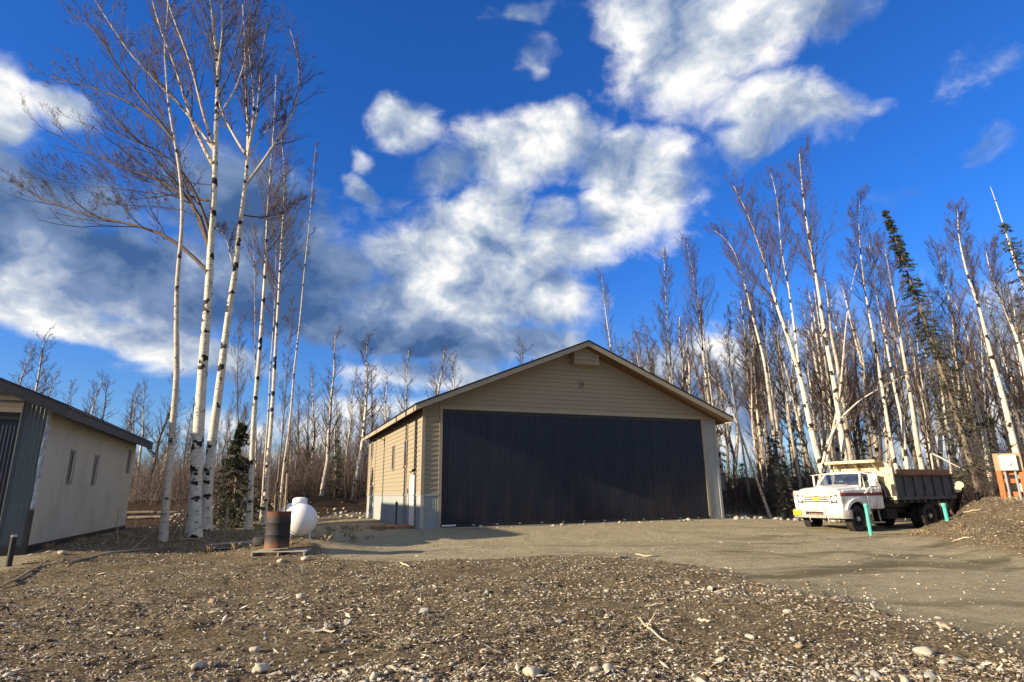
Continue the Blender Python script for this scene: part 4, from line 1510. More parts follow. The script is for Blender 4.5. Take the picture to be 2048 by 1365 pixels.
M_lens = mat('headlight_glass', (.62, .64, .66), .12, var=.08, spec=.8)
M_seat = mat('cab_interior', (.10, .085, .07), .9, var=.2)
M_glass = glass_mat('cab_glass', (.62, .68, .68), .015)


def wheel(parent, name, x, y, r, w, out, steer=0.0, dual=False):
    """tyre round the y axis with rim and hub facing out (+1 or -1)"""
    t = MB()
    prof = [(r * .60, -w * .42), (r * .80, -w * .5), (r * .93, -w * .46), (r * .985, -w * .36), (r, -w * .2), (r, w * .2), (r * .985, w * .36), (r * .93, w * .46), (r * .80, w * .5), (r * .60, w * .42)]
    t.lathe(prof, 36, 'y')
    for k in range(40):      # tread lugs
        a = 2 * math.pi * k / 40
        for sgn in (-1, 1):
            p0 = Vector((math.cos(a) * r * .995, sgn * w * .44, math.sin(a) * r * .995))
            p1 = Vector((math.cos(a + .06) * r * 1.004, sgn * w * .08, math.sin(a + .06) * r * 1.004))
            t.bar(p0, p1, .035, .03, up=(math.cos(a), 0, math.sin(a)))
    o = t.build(name, M_rubber, parent, smooth='angle')
    o.location = (x, y, r)
    o.rotation_euler = (0, 0, steer)
    rm = MB()
    s = out
    rm.lathe([(r * .62, s * w * .40), (r * .58, s * w * .46), (r * .50, s * w * .30), (r * .36, s * w * .22), (r * .30, s * w * .05 + s * .06), (r * .14, s * w * .05 + s * .06), (.001, s * w * .05 + s * .06)], 28, 'y')
    for k in range(5):
        a = 2 * math.pi * k / 5
        rm.bar((math.cos(a) * r * .2, s * w * .28, math.sin(a) * r * .2), (math.cos(a) * r * .58, s * w * .36, math.sin(a) * r * .58), .09, .05, up=(0, 1, 0))
    rm.build('rim', M_under, o, smooth='angle')
    hb = MB()
    hb.lathe([(.085, s * w * .2), (.085, s * w * .48), (.06, s * w * .60), (.001, s * w * .62)], 16, 'y')
    hb.build('hub', M_bump, o, smooth='angle')
    return o


def make_truck():
    gz = -0.30
    root = empty('dump_truck', (12.01, 23.02, gz), 3.595, 'old white dump truck with dark red stripe and cream dump box', 'truck')
    # --- front clip
    W2 = .99
    def arch(cx, cz, r, a0, a1, n=14):
        return [(cx + r * math.cos(math.radians(a0 + (a1 - a0) * k / n)), cz + r * math.sin(math.radians(a0 + (a1 - a0) * k / n))) for k in range(n + 1)]
    for s in (1, -1):
        f = MB()
        poly = [(-.64, .84), (-.64, 1.52), (.20, 1.50), (.62, 1.47), (.74, 1.40), (.78, 1.25), (.76, .84), (.66, .76)] + arch(0, .48, .63, 25, 155) + [(-.62, .80)]
        f.prism(poly, 'y', s * .70, s * W2)
        fo = f.build('fender', M_tw, root, bevel=.03)
        lip = MB()
        pts = [(x, s * (W2 + .03), z) for x, z in arch(0, .48, .66, 12, 168, 16)]
        for i in range(len(pts) - 1):
            a, b_ = pts[i], pts[i + 1]
            lip.bar(a, b_, .13, .085, up=(0, 1, 0))
        lip.build('wheel_arch_flare', M_tw, fo, bevel=.012)
        inner = MB()
        inner.prism(arch(0, .48, .64, 5, 175, 12) + arch(0, .48, .60, 175, 5, 12), 'y', s * .45, s * .98)
        inner.build('inner_arch', M_under, fo)
    hood = MB()
    rings = []
    for x, zc, zs, w in ((-.52, 1.70, 1.60, .80), (-.1, 1.66, 1.57, .80), (.45, 1.60, 1.54, .79), (.70, 1.56, 1.50, .78), (.80, 1.48, 1.42, .76)):
        rings.append([(x, -w, 1.3), (x, -w, zs), (x, -w * .86, zs + .035), (x, -w * .4, zc - .01), (x, 0, zc), (x, w * .4, zc - .01), (x, w * .86, zs + .035), (x, w, zs), (x, w, 1.3)])
    hood.loft(rings)
    hood.build('hood', M_tw, root, smooth='angle', bevel=.01)
    # --- grille panel
    g = MB()
    g.box(.70, .775, -W2 + .01, W2 - .01, .84, 1.02)
    g.box(.70, .80, -W2 + .01, W2 - .01, 1.33, 1.47)
    g.box(.70, .80, -W2 + .01, -.84, 1.02, 1.33).box(.70, .80, .84, W2 - .01, 1.02, 1.33)
    gp_ = g.build('grille_panel', M_tw, root, bevel=.018)
    MB().box(.69, .735, -.84, .84, 1.02, 1.33).build('grille_backing', M_under, gp_)
    sl = [1.05, 1.115, 1.18, 1.245, 1.30]
    for z in sl:
        MB().box(.735, .79, -.545, .545, z - .014, z + .014).build('grille_bar', M_tw, gp_, bevel=.004)
    MB().box(.735, .795, -.57, -.545, 1.02, 1.33).box(.735, .795, .545, .57, 1.02, 1.33).build('grille_side', M_tw, gp_)
    em = MB()
    bow = [(-.10, -.038), (-.055, -.038), (-.048, -.062), (.052, -.062), (.058, -.038), (.105, -.038), (.085, .038), (.048, .038), (.042, .062), (-.058, .062), (-.064, .038), (-.12, .038)]
    em.prism([(u * 1.25, 1.178 + v * 1.3) for u, v in bow], 'x', .79, .812)
    em.build('emblem', M_gold, gp_)
    for s in (1, -1):
        bz = MB()
        y0, y1 = (.575, .835) if s > 0 else (-.835, -.575)
        bz.box(.735, .785, y0, y1, 1.03, 1.32)
        hd = bz.build('headlight', M_under, gp_, bevel=.02)
        MB().lathe([(.001, .80), (.06, .797), (.098, .788), (.105, .78)], 24, 'x', (0, (y0 + y1) / 2, 1.175)).build('lens', M_lens, hd, smooth=True)
        rg = MB()
        rg.lathe([(.105, .775), (.118, .792), (.128, .775)], 24, 'x', (0, (y0 + y1) / 2, 1.175))
        rg.build('bezel', M_bump, hd, smooth=True)
    vl = MB()
    vl.box(.66, .76, -.97, .97, .70, .86)
    va = vl.build('valance', M_tw, gp_, bevel=.015)
    for k in range(3):
        MB().box(.772, .779, -.30 + .22 * k, -.16 + .22 * k, .945, .965).build('slot', M_under, va)
    for k in range(4):
        for j in range(3):
            MB().box(.757, .764, -.42 + .23 * k, -.24 + .23 * k, .755 + .03 * j, .765 + .03 * j).build('louvre', mat('louvre_shadow', (.30, .29, .27), .6), va)
    # --- bumper
    bp = MB()
    rings = []
    for y, x in ((-1.13, .52), (-1.12, .66), (-1.02, .80), (-.6, .86), (0, .88), (.6, .86), (1.02, .80), (1.12, .66), (1.13, .52)):
        rings.append([(x - .05, y, .50), (x + .02, y, .50), (x + .045, y, .58), (x + .045, y, .72), (x + .02, y, .80), (x - .05, y, .80)])
    bp.loft(rings)
    bo = bp.build('bumper', M_bump, root, smooth='angle')
    MB().box(.90, .925, -.42, .30, .62, .72).build('bumper_slot', M_under, bo)
    MB().box(.92, .932, -.30, .28, .635, .67).build('tow_bar', mat('faded_red', (.24, .10, .08), .7), bo)
    MB().box(.90, .945, .34, .40, .50, .80).build('bumper_guard', M_bump, bo, bevel=.01)
    pl = MB().box(.925, .937, -.97, -.64, .575, .765).build('number_plate', M_plate, bo)
    for y in (-.35, .4):
        hk = MB()
        hk.tube([(.8, y, .50), (.84, y, .42), (.80, y, .36), (.74, y, .38)], .022, 8)
        hk.build('tow_hook', M_bump, bo)
    # --- cab
    XB = -1.62
    cab = MB()
    cab.box(XB, -.64, -W2, W2, .80, 1.555)
    co = cab.build('cab', M_tw, root, bevel=.035)
    for s in (1, -1):
        y0, y1 = sorted((s * (W2 - .01), s * (W2 + .012)))
        d = MB().box(-1.54, -.68, y0, y1, .86, 1.54).build('door', M_tw, co, bevel=.012)
        hy = sorted((s * (W2 + .012), s * (W2 + .04)))
        MB().box(-1.48, -1.33, hy[0], hy[1], 1.42, 1.455).build('handle', M_bump, d, bevel=.006)
        sy = sorted((s * (W2 + .013), s * (W2 + .017)))
        MB().box(-1.61, -.66, sy[0], sy[1], 1.27, 1.39).build('stripe', M_stripe, co)
        st = MB()
        st.box(-.64, .755, min(s * W2, s * (W2 + .004)), max(s * W2, s * (W2 + .004)), 1.27, 1.39)
        st.build('stripe', M_stripe, co)
        MB().box(.58, .80, min(s * (W2 - .02), s * (W2 + .02)), max(s * (W2 - .02), s * (W2 + .02)), 1.27, 1.385).build('sunlit_stripe_end', M_stripe_lit, co, bevel=.008)  # front end of the stripe, painted brighter as its sunlit part
    MB().box(-.66, -.46, -.84, .84, 1.50, 1.66).build('cowl', M_tw, co, bevel=.02)
    # greenhouse
    A0, A1, B0, B1 = (-.50, .90, 1.60), (-.86, .72, 2.10), (-1.58, .93, 1.55), (-1.52, .74, 2.10)
    C0, C1 = (-1.10, .93, 1.55), (-1.10, .73, 2.10)
    for s in (1, -1):
        m_ = lambda p: (p[0], p[1] * s, p[2])
        pb = MB()
        pb.bar(m_(A0), m_(A1), .06, .075)
        pb.bar(m_(B0), m_(B1), .16, .06, up=(0, 1, 0))
        pb.bar(m_((-.68, .955, 1.555)), m_((-.92, .735, 2.08)), .035, .03)
        pb.bar(m_((-.60, .95, 1.56)), m_((-1.6, .95, 1.56)), .05, .05)
        pb.build('pillar', M_tw, co, bevel=.008)
        gl = MB()
        gl.add([m_((-.70, .945, 1.58)), m_((-1.50, .945, 1.58)), m_((-1.48, .745, 2.08)), m_((-.93, .735, 2.08))], [(0, 1, 2, 3)])
        gl.build('side_window', M_glass, co, fix=False)
    roof = MB()
    rings = []
    for x, z0, z1, w in ((-.80, 2.085, 2.105, .70), (-.90, 2.09, 2.165, .765), (-1.2, 2.09, 2.195, .775), (-1.52, 2.09, 2.185, .775), (-1.62, 2.085, 2.12, .74)):
        rings.append([(x, -w, z0), (x, -w, z0 + .04), (x, -w * .8, z1 - .015), (x, 0, z1), (x, w * .8, z1 - .015), (x, w, z0 + .04), (x, w, z0)])
    roof.loft(rings)
    roof.build('cab_roof', M_tw, co, smooth='angle')
    ws = MB()
    ws.add([(-.50, .88, 1.62), (-.47, 0, 1.64), (-.50, -.88, 1.62), (-.85, -.70, 2.09), (-.83, 0, 2.10), (-.85, .70, 2.09)], [(0, 1, 4, 5), (1, 2, 3, 4)])
    ws.build('windshield', M_glass, co, fix=False)
    bk = MB()
    bk.box(-1.62, -1.56, -.90, -.50, 1.55, 2.10).box(-1.62, -1.56, .50, .90, 1.55, 2.10).box(-1.62, -1.56, -.50, .50, 1.55, 1.68).box(-1.62, -1.56, -.50, .50, 2.0, 2.10)
    bk.build('rear_panel', M_tw, co)
    MB().add([(-1.59, -.5, 1.68), (-1.59, .5, 1.68), (-1.59, .5, 2.0), (-1.59, -.5, 2.0)], [(0, 1, 2, 3)]).build('rear_window', M_glass, co, fix=False)
    seat = MB()
    seat.box(-1.50, -1.38, -.80, .80, 1.4, 1.80)
    seat.box(-1.40, -.95, -.80, .80, 1.30, 1.42)
    seat.build('seat', M_seat, co, bevel=.04)
    sw = MB()
    pts = [(-.88 + .09 * math.cos(a), .42 + .19 * math.cos(a) * 0 + .19 * math.sin(a), 1.66 + .17 * math.cos(a)) for a in np.linspace(0, 2 * math.pi, 25)]
    sw.tube(pts, .014, 6, caps=False)
    sw.bar((-.88, .24, 1.66), (-.88, .60, 1.66), .02)
    sw.bar((-.88, .42, 1.66), (-.62, .42, 1.5), .04)
    sw.build('steering_wheel', M_black, co)
    MB().box(-.66, -.50, -.80, .80, 1.52, 1.60).build('dashboard', M_seat, co)
    wp = MB()
    wp.bar((-.52, .3, 1.655), (-.64, .05, 1.82), .012)
    wp.bar((-.52, -.35, 1.655), (-.66, -.3, 1.86), .012)
    wp.build('wiper', M_black, co)
    # mirrors on their stays
    mr = MB()
    for y in (1.16, 1.28):
        mr.box(-.78, -.74, y - .065, y + .055, 1.62, 2.06)
    mo = mr.build('mirror', M_tw, co, bevel=.012)
    sy_ = MB()
    sy_.tube([(-.55, 1.0, 1.36), (-.76, 1.15, 1.64)], .013, 6).tube([(-.95, 1.0, 1.36), (-.76, 1.15, 1.64)], .013, 6).tube([(-.85, .78, 2.12), (-.76, 1.15, 2.04)], .013, 6)
    pts = [(-.80 - .10 * math.sin(a), 1.33, 1.58 + .12 * math.cos(a)) for a in np.linspace(0, math.pi * 1.5, 12)]
    sy_.tube(pts, .010, 6)
    sy_.build('mirror_stay', M_tw, mo)
    mr = MB().box(-.78, -.745, -1.24, -1.16, 1.62, 2.04).build('mirror', M_tw, co, bevel=.01)
    sy_ = MB()
    sy_.tube([(-.76, -1.30, 2.06), (-.86, -.72, 2.11)], .013, 6).tube([(-.76, -1.20, 1.62), (-.6, -.99, 1.40)], .013, 6)
    sy_.build('mirror_stay', M_tw, mr)
    # --- chassis and wheels
    ch = MB()
    for y in (-.42, .42):
        ch.box(-5.9, .70, y - .04, y + .04, .58, .80)
    ch.box(-.35, .35, -.35, .35, .42, .80).bar((0, -.9, .47), (0, .9, .47), .10, .12)
    ch.box(-4.35, -4.05, -.25, .25, .35, .65).bar((-4.2, -.9, .48), (-4.2, .9, .48), .14)
    ch.box(-.6, .65, -.40, .40, .55, 1.25)
    ch.box(-1.6, -.5, -.9, .9, .72, .82)
    ch.build('chassis', M_under, root)
    tk = MB().box(-2.35, -1.70, .58, .98, .40, .80).build('fuel_tank', M_under, root, bevel=.05)
    stp = MB()
    stp.box(-1.50, -.85, .80, 1.0, .30, .34).bar((-1.4, .9, .34), (-1.35, .88, .80), .05, .02).bar((-.95, .9, .34), (-.95, .88, .80), .05, .02)
    stp.build('step', M_bump, root)
    r = .475
    wheel(root, 'wheel', 0, .87, r, .27, 1, .10)
    wheel(root, 'wheel', 0, -.87, r, .27, -1, .10)
    for y in (.98, .68):
        wheel(root, 'wheel', -4.2, y, r, .25, 1)
        wheel(root, 'wheel', -4.2, -y, r, .25, -1)
    mf = MB()
    mf.box(-4.86, -4.84, .55, 1.12, .30, .85)
    mf.build('mud_flap', M_rubber, root)
    # --- dump box
    x0, x1 = -2.02, -5.97
    fl = MB().box(x1, x0, -1.18, 1.18, 1.10, 1.19)
    fl.box(x1, x0, 1.13, 1.22, 1.10, 1.22).box(x1, x0, -1.22, -1.13, 1.10, 1.22)
    for k in range(9):
        xx = x1 + .2 + k * .44
        fl.box(xx - .05, xx + .05, -1.12, 1.12, .98, 1.10)
    fl.box(x1 + .1, x0 - .1, -.50, -.36, .82, 1.0).box(x1 + .1, x0 - .1, .36, .50, .82, 1.0)
    bxo = fl.build('dump_box', M_box, root)
    for s in (1, -1):
        y0, y1 = sorted((s * 1.13, s * 1.17))
        sd = MB().box(x1, x0, y0, y1, 1.222, 1.99).build('side_panel', M_box, bxo)
        yr = sorted((s * 1.171, s * 1.235))
        for k in range(7):
            xx = x0 - .10 - k * (x0 - x1 - .2) / 6
            MB().box(xx - .055, xx + .055, yr[0], yr[1], 1.222, 1.985).build('side_rib', M_box, sd, bevel=.015)
        yt = sorted((s * 1.10, s * 1.25))
        MB().box(x1, x0 + .05, yt[0], yt[1], 1.992, 2.07).build('top_rail', M_rust, sd, bevel=.01)
        yb = sorted((s * 1.14, s * 1.18))
        bd = MB().box(x1 + .15, x0 - .35, yb[0], yb[1], 2.072, 2.24).build('side_board', M_wood, sd, bevel=.005)
        cp = MB()
        cp.box(x0 - .015, x0 + .085, yr[0] - .05 * (s < 0), yr[1] + .05 * (s > 0), 1.10, 2.30)
        cp.build('corner_post', M_cream, bxo, bevel=.012)
    MB().box(x1 - .03, x1 + .03, -1.13, 1.13, 1.222, 2.05).build('tailgate', M_box, bxo)
    # bulkhead and cab guard
    hb = MB()
    hb.prism([(-1.15, 1.2), (1.15, 1.2), (1.15, 2.42), (.95, 2.52), (-1.05, 2.52), (-1.15, 2.42)], 'x', x0 - .02, x0 + .02)
    hbo = hb.build('bulkhead', M_cream, bxo)
    cg = MB()
    P = [(x0 + .02, -1.10, 2.50), (x0 + .02, .98, 2.50), (x0 + .55, .98, 2.56), (x0 + .55, -1.10, 2.56)]
    cg.hexa(P + [(p[0], p[1], p[2] + .035) for p in P])
    cg.box(x0 + .55, x0 + .60, -1.12, 1.0, 2.49, 2.60)
    cg.build('cab_guard', M_cream, hbo, bevel=.008)
    for y in (-.85, 0, .75):
        MB().bar((x0 + .03, y, 2.2), (x0 + .45, y, 2.51), .05, .05).build('guard_brace', M_cream, hbo)
    for y in (-.6, -.1, .4):
        MB().box(x0 + .021, x0 + .065, y - .04, y + .04, 1.25, 2.48).build('bulkhead_rib', M_cream, hbo, bevel=.01)
    MB().tube([(x0 + .14, 0, .9), (x0 + .14, 0, 2.2)], .09, 14).build('hoist_ram', M_under, root, smooth='angle')
    sp = MB()
    pts = []
    n = 16
    prof = [(.62 * math.cos(a), 1.22 + .72 * math.sin(a)) for a in np.linspace(0, math.pi, n + 1)]
    sp.prism([(y + .45, z) for y, z in prof], 'x', x0 + .12, x0 + .30)
    sp.build('dark_arch_panel', M_under, root, bevel=.03)  # dark arched panel between cab and bulkhead
    return root


make_truck()

# ------------------------------------------------------------------ smaller things of the yard
M_pvc = mat('teal_pvc', (.06, .42, .36), .5, var=.10, scale=3, dirt=(.16, .24, .19), dirt_scale=5, dirt_amt=.6)
for (px, py, tx, top, lab) in ((1742, 1071, 1731, 1009, 'teal plastic standpipe beside the front wheel of the truck'), (1895, 1042, 1887, 1008, 'teal plastic standpipe on the crest of the soil bank')):
    q = gp(px, py)
    tp = dp(tx, top, q.y)
    h, lean = tp.z - q.z, tp.x - q.x
    p = MB()
    p.tube([(0, 0, -.25), (lean * .0, 0, 0), (lean, 0, h)], .058, 16)
    o = p.build('standpipe', M_pvc, None, smooth='angle')
    o.location = q
    tag(o, lab, 'pipe')
    c = MB()
    c.lathe([(.001, h - .012), (.068, h - .012), (.072, h - .03), (.072, h - .12), (.066, h - .13)][::-1], 16, 'z', (lean, 0, .03))
    c.build('cap', M_pvc, o, smooth='angle')


def make_utility_panel():
    q = gp(2026, 1000)
    q = Vector((q.x + .1, q.y, q.z))
    H = dp(2014, 907, q.y).z - q.z
    root = empty('utility_panel', q, math.radians(-24), 'grey meter box on an orange and plywood stand on top of the soil bank', 'meter stand')
    M_ply = mat('plywood', (.33, .25, .16), .8, var=.18, scale=3, vec=(6, 6, 1))
    M_or = mat('orange_paint', (.42, .15, .05), .7, var=.12, scale=3, dirt=(.3, .14, .07), dirt_scale=4)
    for x in (-.30, .30):
        MB().box(x - .07, x + .07, -.02, .03, -.3, H * .62).build('post', M_or, root, bevel=.005)
    MB().box(-.37, .37, .031, .05, H * .62, H).build('back_board', M_ply, root, bevel=.004)
    for x in (-.30, .30):
        MB().box(x - .068, x + .068, -.02, .03, H * .622, H - .004).build('stile', M_ply, root, bevel=.004)
    for z in (.18, H * .40, H * .58):
        MB().box(-.37, .37, .031, .055, z - .07, z + .07).build('cross_rail', M_or, root, bevel=.004)
    bx = MB().box(-.24, .20, -.16, .03, H * .62, H - .05).build('meter_box', mat('meter_box_grey', (.44, .46, .44), .45, var=.05), root, bevel=.012)
    MB().box(-.235, .195, -.168, -.161, H * .625, H - .055).build('cover', mat('meter_cover_grey', (.50, .52, .50), .45, var=.05), bx, bevel=.006)
    MB().lathe([(.001, -.21), (.08, -.205), (.088, -.165)], 20, 'y', (-.05, 0, H - .32)).build('meter_dial', mat('meter_glass', (.72, .74, .74), .15), bx, smooth='angle')
    for x in (-.15, .12):
        MB().tube([(x, -.06, -.25), (x, -.06, H * .62)], .035, 12).build('conduit', mat('grey_conduit', (.24, .26, .28), .45), root, smooth='angle')
    return root


make_utility_panel()


def make_tank():
    q = gp(606, 1078)
    c = Vector((q.x + .0, q.y - .1, q.z - .07))
    ax = math.atan2(.90, -.44)        # heading of the far end
    root = empty('propane_tank', c, ax, 'white horizontal propane tank on short legs beside the birch clump', 'gas tank')
    M_tank = mat('white_tank_paint', (.74, .74, .73), .4, var=.04, scale=3, dirt=(.5, .44, .36), dirt_scale=1.5, dirt_amt=.25)
    r, Lt = .425, 2.9
    prof = [(.001, -.38)] + [(r * math.sin(t), -.38 * math.cos(t)) for t in np.linspace(.12, math.pi / 2, 10)]
    prof += [(r * math.cos(t), Lt - .0 - .76 + .38 * math.sin(t)) for t in np.linspace(0, math.pi / 2 - .1, 10)] + [(.001, Lt - .38)]
    t = MB()
    t.lathe(prof, 40, 'x', (.38, 0, r + .12))
    body = t.build('tank', M_tank, root, smooth=True)
    d = MB()
    d.lathe([(.001, r * 2 + .29), (.12, r * 2 + .285), (.19, r * 2 + .25), (.205, r * 2 + .2), (.205, r * 2 + .04)], 26, 'z', (.98, 0, 0))
    hd = d.build('valve_hood', M_tank, root, smooth='angle')
    MB().lathe([(.001, -.215), (.04, -.21), (.045, -.19)], 14, 'y', (.92, 0, r * 2 + .17)).build('gauge', mat('gauge_grey', (.2, .24, .3), .4), hd)
    for x in (.45, 2.1):
        for y in (-.24, .24):
            MB().box(x - .08, x + .08, y - .03, y + .03, -.08, .22).build('leg', M_tank, root, bevel=.005)
    ln = MB()
    ln.tube([(.80, 0, r * 2 + .17), (.45, .25, r * 2 + .07), (.25, .46, r + .35), (.2, .52, .2), (.2, .55, -.05)], .014, 8)
    ln.build('gas_line', M_grey, root)
    return root


make_tank()


def make_barrel():
    q = gp(552, 1107)
    root = empty('burn_barrel', (q.x, q.y, q.z + .135), .6, 'rusty scorched steel barrel standing on the pallet', 'barrel')
    m = bpy.data.materials.new('scorched_steel')
    m.use_nodes = True
    t = m.node_tree
    p = t.nodes['Principled BSDF']
    p.inputs['Roughness'].default_value = .75
    tc = N(t, 'ShaderNodeTexCoord')
    sx = N(t, 'ShaderNodeSeparateXYZ')
    L(t, tc.outputs['Object'], sx.inputs[0])
    nz = N(t, 'ShaderNodeTexNoise')
    nz.inputs['Scale'].default_value, nz.inputs['Detail'].default_value, nz.inputs['Roughness'].default_value = 3.2, 9, .75
    L(t, tc.outputs['Object'], nz.inputs['Vector'])
    ad = N(t, 'ShaderNodeMath', operation='MULTIPLY_ADD')
    L(t, nz.outputs['Fac'], ad.inputs[0])
    ad.inputs[1].default_value = .42
    L(t, sx.outputs['Z'], ad.inputs[2])
    r = N(t, 'ShaderNodeValToRGB')
    el = r.color_ramp.elements
    st = [(.22, (.17, .062, .025)), (.34, (.06, .036, .026)), (.46, (.013, .013, .014)), (.86, (.016, .016, .017)), (.94, (.07, .042, .032)), (1.0, (.13, .05, .028))]
    while len(el) < len(st):
        el.new(.5)
    for e_, (a, c) in zip(el, st):
        e_.position, e_.color = a, c + (1,)
    L(t, ad.outputs[0], r.inputs['Fac'])
    L(t, r.outputs['Color'], p.inputs['Base Color'])
    R, H = .285, .84
    b = MB()
    prof = [(.001, .02), (R - .01, .02), (R + .006, .0), (R + .006, .02), (R, .03)]
    for zc in (.30, .58):
        prof += [(R, zc - .03), (R + .012, zc), (R, zc + .03)]
    prof += [(R, H - .02), (R + .008, H - .008), (R + .006, H), (R - .006, H), (R - .012, H - .02), (R - .014, .3), (R - .02, .12), (.001, .10)]
    b.lathe(prof, 40)
    b.build('drum', m, root, smooth='angle')
    return q


bq = make_barrel()
M_stick = mat('bare_stick', (.30, .23, .15), .85, var=.25, scale=4)
M_dstick = mat('dark_stick', (.06, .045, .035), .85, var=.3, scale=4)
for k, (dx, dy, tx, ty, h, r, mm, lab) in enumerate(((-.12, .02, -.15, .05, 1.55, .03, M_dstick, 'dark burnt pole standing in the barrel, leftmost of three'), (-.04, -.08, .0, -.1, 1.25, .026, M_dstick, 'short dark stick standing in the barrel between two longer ones'), (.10, .05, .06, .15, 1.75, .034, M_stick, 'pale peeled branch leaning out of the barrel, longest of three'))):
    s = MB()
    s.tube([(dx, dy, .12), ((dx + tx) / 2 + .02, (dy + ty) / 2, h * .55), (tx, ty, h)], [r, r * .9, r * .7], 8)
    o = s.build('stick', mm, None, smooth='angle')
    o.location = (bq.x, bq.y, bq.z + .135)
    tag(o, lab, 'stick', 'sticks in the barrel')


def make_pallet(corner, rz, lab, w=1.2, d=1.0, tilt=(0, 0), mat_=None):
    M_pal = mat_ or mat('grey_pallet_wood', (.34, .30, .25), .85, var=.22, scale=3, vec=(1, 8, 8), bump=.2)
    root = empty('pallet', corner, rz, lab, 'pallet')
    root.rotation_euler = (tilt[0], tilt[1], rz)
    for k in range(6):
        y = k * (d - .09) / 5
        MB().box(0, w, y, y + .09 + .01 * (k % 2), .112, .132).build('deck_board', M_pal, root, bevel=.003)
    for k in range(3):
        x = k * (w - .04) / 2
        MB().box(x, x + .04, .01, d - .01, .02, .111).build('stringer', M_pal, root, bevel=.003)
    for k in range(3):
        y = k * (d - .09) / 2
        MB().box(0, w, y, y + .09, -.002, .019).build('bottom_board', M_pal, root, bevel=.003)
    return root


a = gp(503, 1115)
make_pallet((a.x - .02, a.y - .02, a.z - .01), math.radians(4), 'grey wooden pallet under the rusty barrel', 1.25, 1.0)
a = gp(412, 1104)
make_pallet((a.x, a.y, a.z + .05), math.radians(20), 'weathered pallet lying askew left of the barrel', 1.3, .9, (math.radians(-3), math.radians(-2)))
# black yard hydrant, wooden step and post by the hangar
hb = lambda a_, b_: Vector((HX + a_ * H_AX[0] + b_ * H_BX[0], HY + a_ * H_AX[1] + b_ * H_BX[1], 0))
q = hb(-.30, 3.0)
root = empty('yard_hydrant', (q.x, q.y, float(terr(q.x, q.y)) - .05), HANGAR_YAW, 'black yard hydrant standing against the hangar side wall', 'hydrant')
MB().tube([(0, 0, 0), (0, 0, .86)], .028, 10).build('standpipe', M_black, root, smooth='angle')
hh = MB()
hh.lathe([(.03, .84), (.05, .86), (.055, .95), (.03, .98), (.001, .985)], 12).tube([(0, 0, .92), (.0, -.12, .90), (0, -.15, .84)], .022, 8)
hh.build('head', M_black, root, smooth='angle')
MB().bar((0, 0, .98), (.02, .16, 1.03), .025, .015).build('handle', M_bump, root)
q = hb(-1.45, .72)
make_pallet((q.x, q.y, float(terr(q.x, q.y)) - .02), HANGAR_YAW, 'reddish wooden step platform in front of the white hangar door', 1.38, 1.25, mat_=mat('reddish_planks', (.36, .17, .085), .8, var=.2, scale=3, vec=(1, 8, 8)))
# dark pipe post with a bright cap by the second hangar
q = gp(17, 1133)
root = empty('pipe_post', q, 0, 'short dark pipe post with a bright cap in front of the second hangar', 'post')
h = dp(25, 1070, q.y).z - q.z
MB().tube([(0, 0, -.2), (0, 0, h - .03)], .055, 14).build('pipe', M_black, root, smooth='angle')
MB().lathe([(.058, h - .045), (.062, h - .01), (.05, h), (.001, h + .002)], 14).build('cap', M_steel, root, smooth='angle')
# survey stake, old tyre, leaning saplings round the clump
q = gp(449, 1074)
st = MB()
st.box(-.045, .045, -.02, .02, -.2, dp(449, 1016, q.y).z - q.z)
o = st.build('wooden_stake', M_stick, None, bevel=.005)
o.location, o.rotation_euler = q, (0, .02, .3)
tag(o, 'pale wooden stake driven in between the birch trunks', 'stake')
q = gp(520, 1092)
ty = MB()
r_, w_ = .30, .2
ty.lathe([(r_ * .55, 0), (r_ * .8, -w_ * .1), (r_ * .97, w_ * .1), (r_, w_ * .5), (r_ * .97, w_ * .9), (r_ * .8, w_ * 1.1), (r_ * .55, w_)], 28)
o = ty.build('old_tyre', M_rubber, None, smooth='angle')
o.location = (q.x, q.y + .25, q.z + .0)
tag(o, 'worn black tyre lying flat behind the pallets', 'tyre')
for pts, dd, r, lab in (([(463, 1066), (475, 1030), (486, 1000), (500, 975), (512, 965)], .3, .03, 'bowed bare sapling arching right between stake and white birch'),
                        ([(361, 1080), (363, 1020), (364, 960), (360, 930)], .2, .025, 'thin upright sapling left of the thickest birch'),
                        ([(340, 1083), (352, 1060), (364, 1035), (372, 1005)], .2, .02, 'dead branch propped against the thickest birch'),
                        ([(549, 1035), (549, 985), (553, 975), (560, 1000), (563, 1030)], 1.0, .025, 'hooped bare branch behind the barrel'),
                        ([(566, 1030), (566, 1005), (570, 985), (576, 1005)], 1.0, .02, 'small bent branch between barrel and propane tank'),
                        ([(238, 1093), (236, 1070), (233, 1045), (239, 1020)], .1, .012, 'dry weed stalk by the corner of the second hangar')):
    g0 = gp(*pts[0])
    P = np.array([dp(x_, y_, g0.y + dd * i / len(pts)) for i, (x_, y_) in enumerate(pts)])
    P[0] = g0 - Vector((0, 0, .1))
    tb = Tubes()
    tb.add(resample(P - np.array(g0), 10)[None], np.linspace(r, r * .5, 10)[None], 6)
    Pr = resample(P - np.array(g0), 10)[None]
    P2, R2, L2 = grow(np.random.default_rng(5), Pr, np.full((1, 10), r * .7), 9, .4, 1, (25, 55), .45, 3, .3, .2, .5)
    tb.add(P2, R2, 3)
    o = link('sapling', tb.mesh('sapling', [M_stick]))
    o.location = g0
    tag(o, lab, 'sapling')
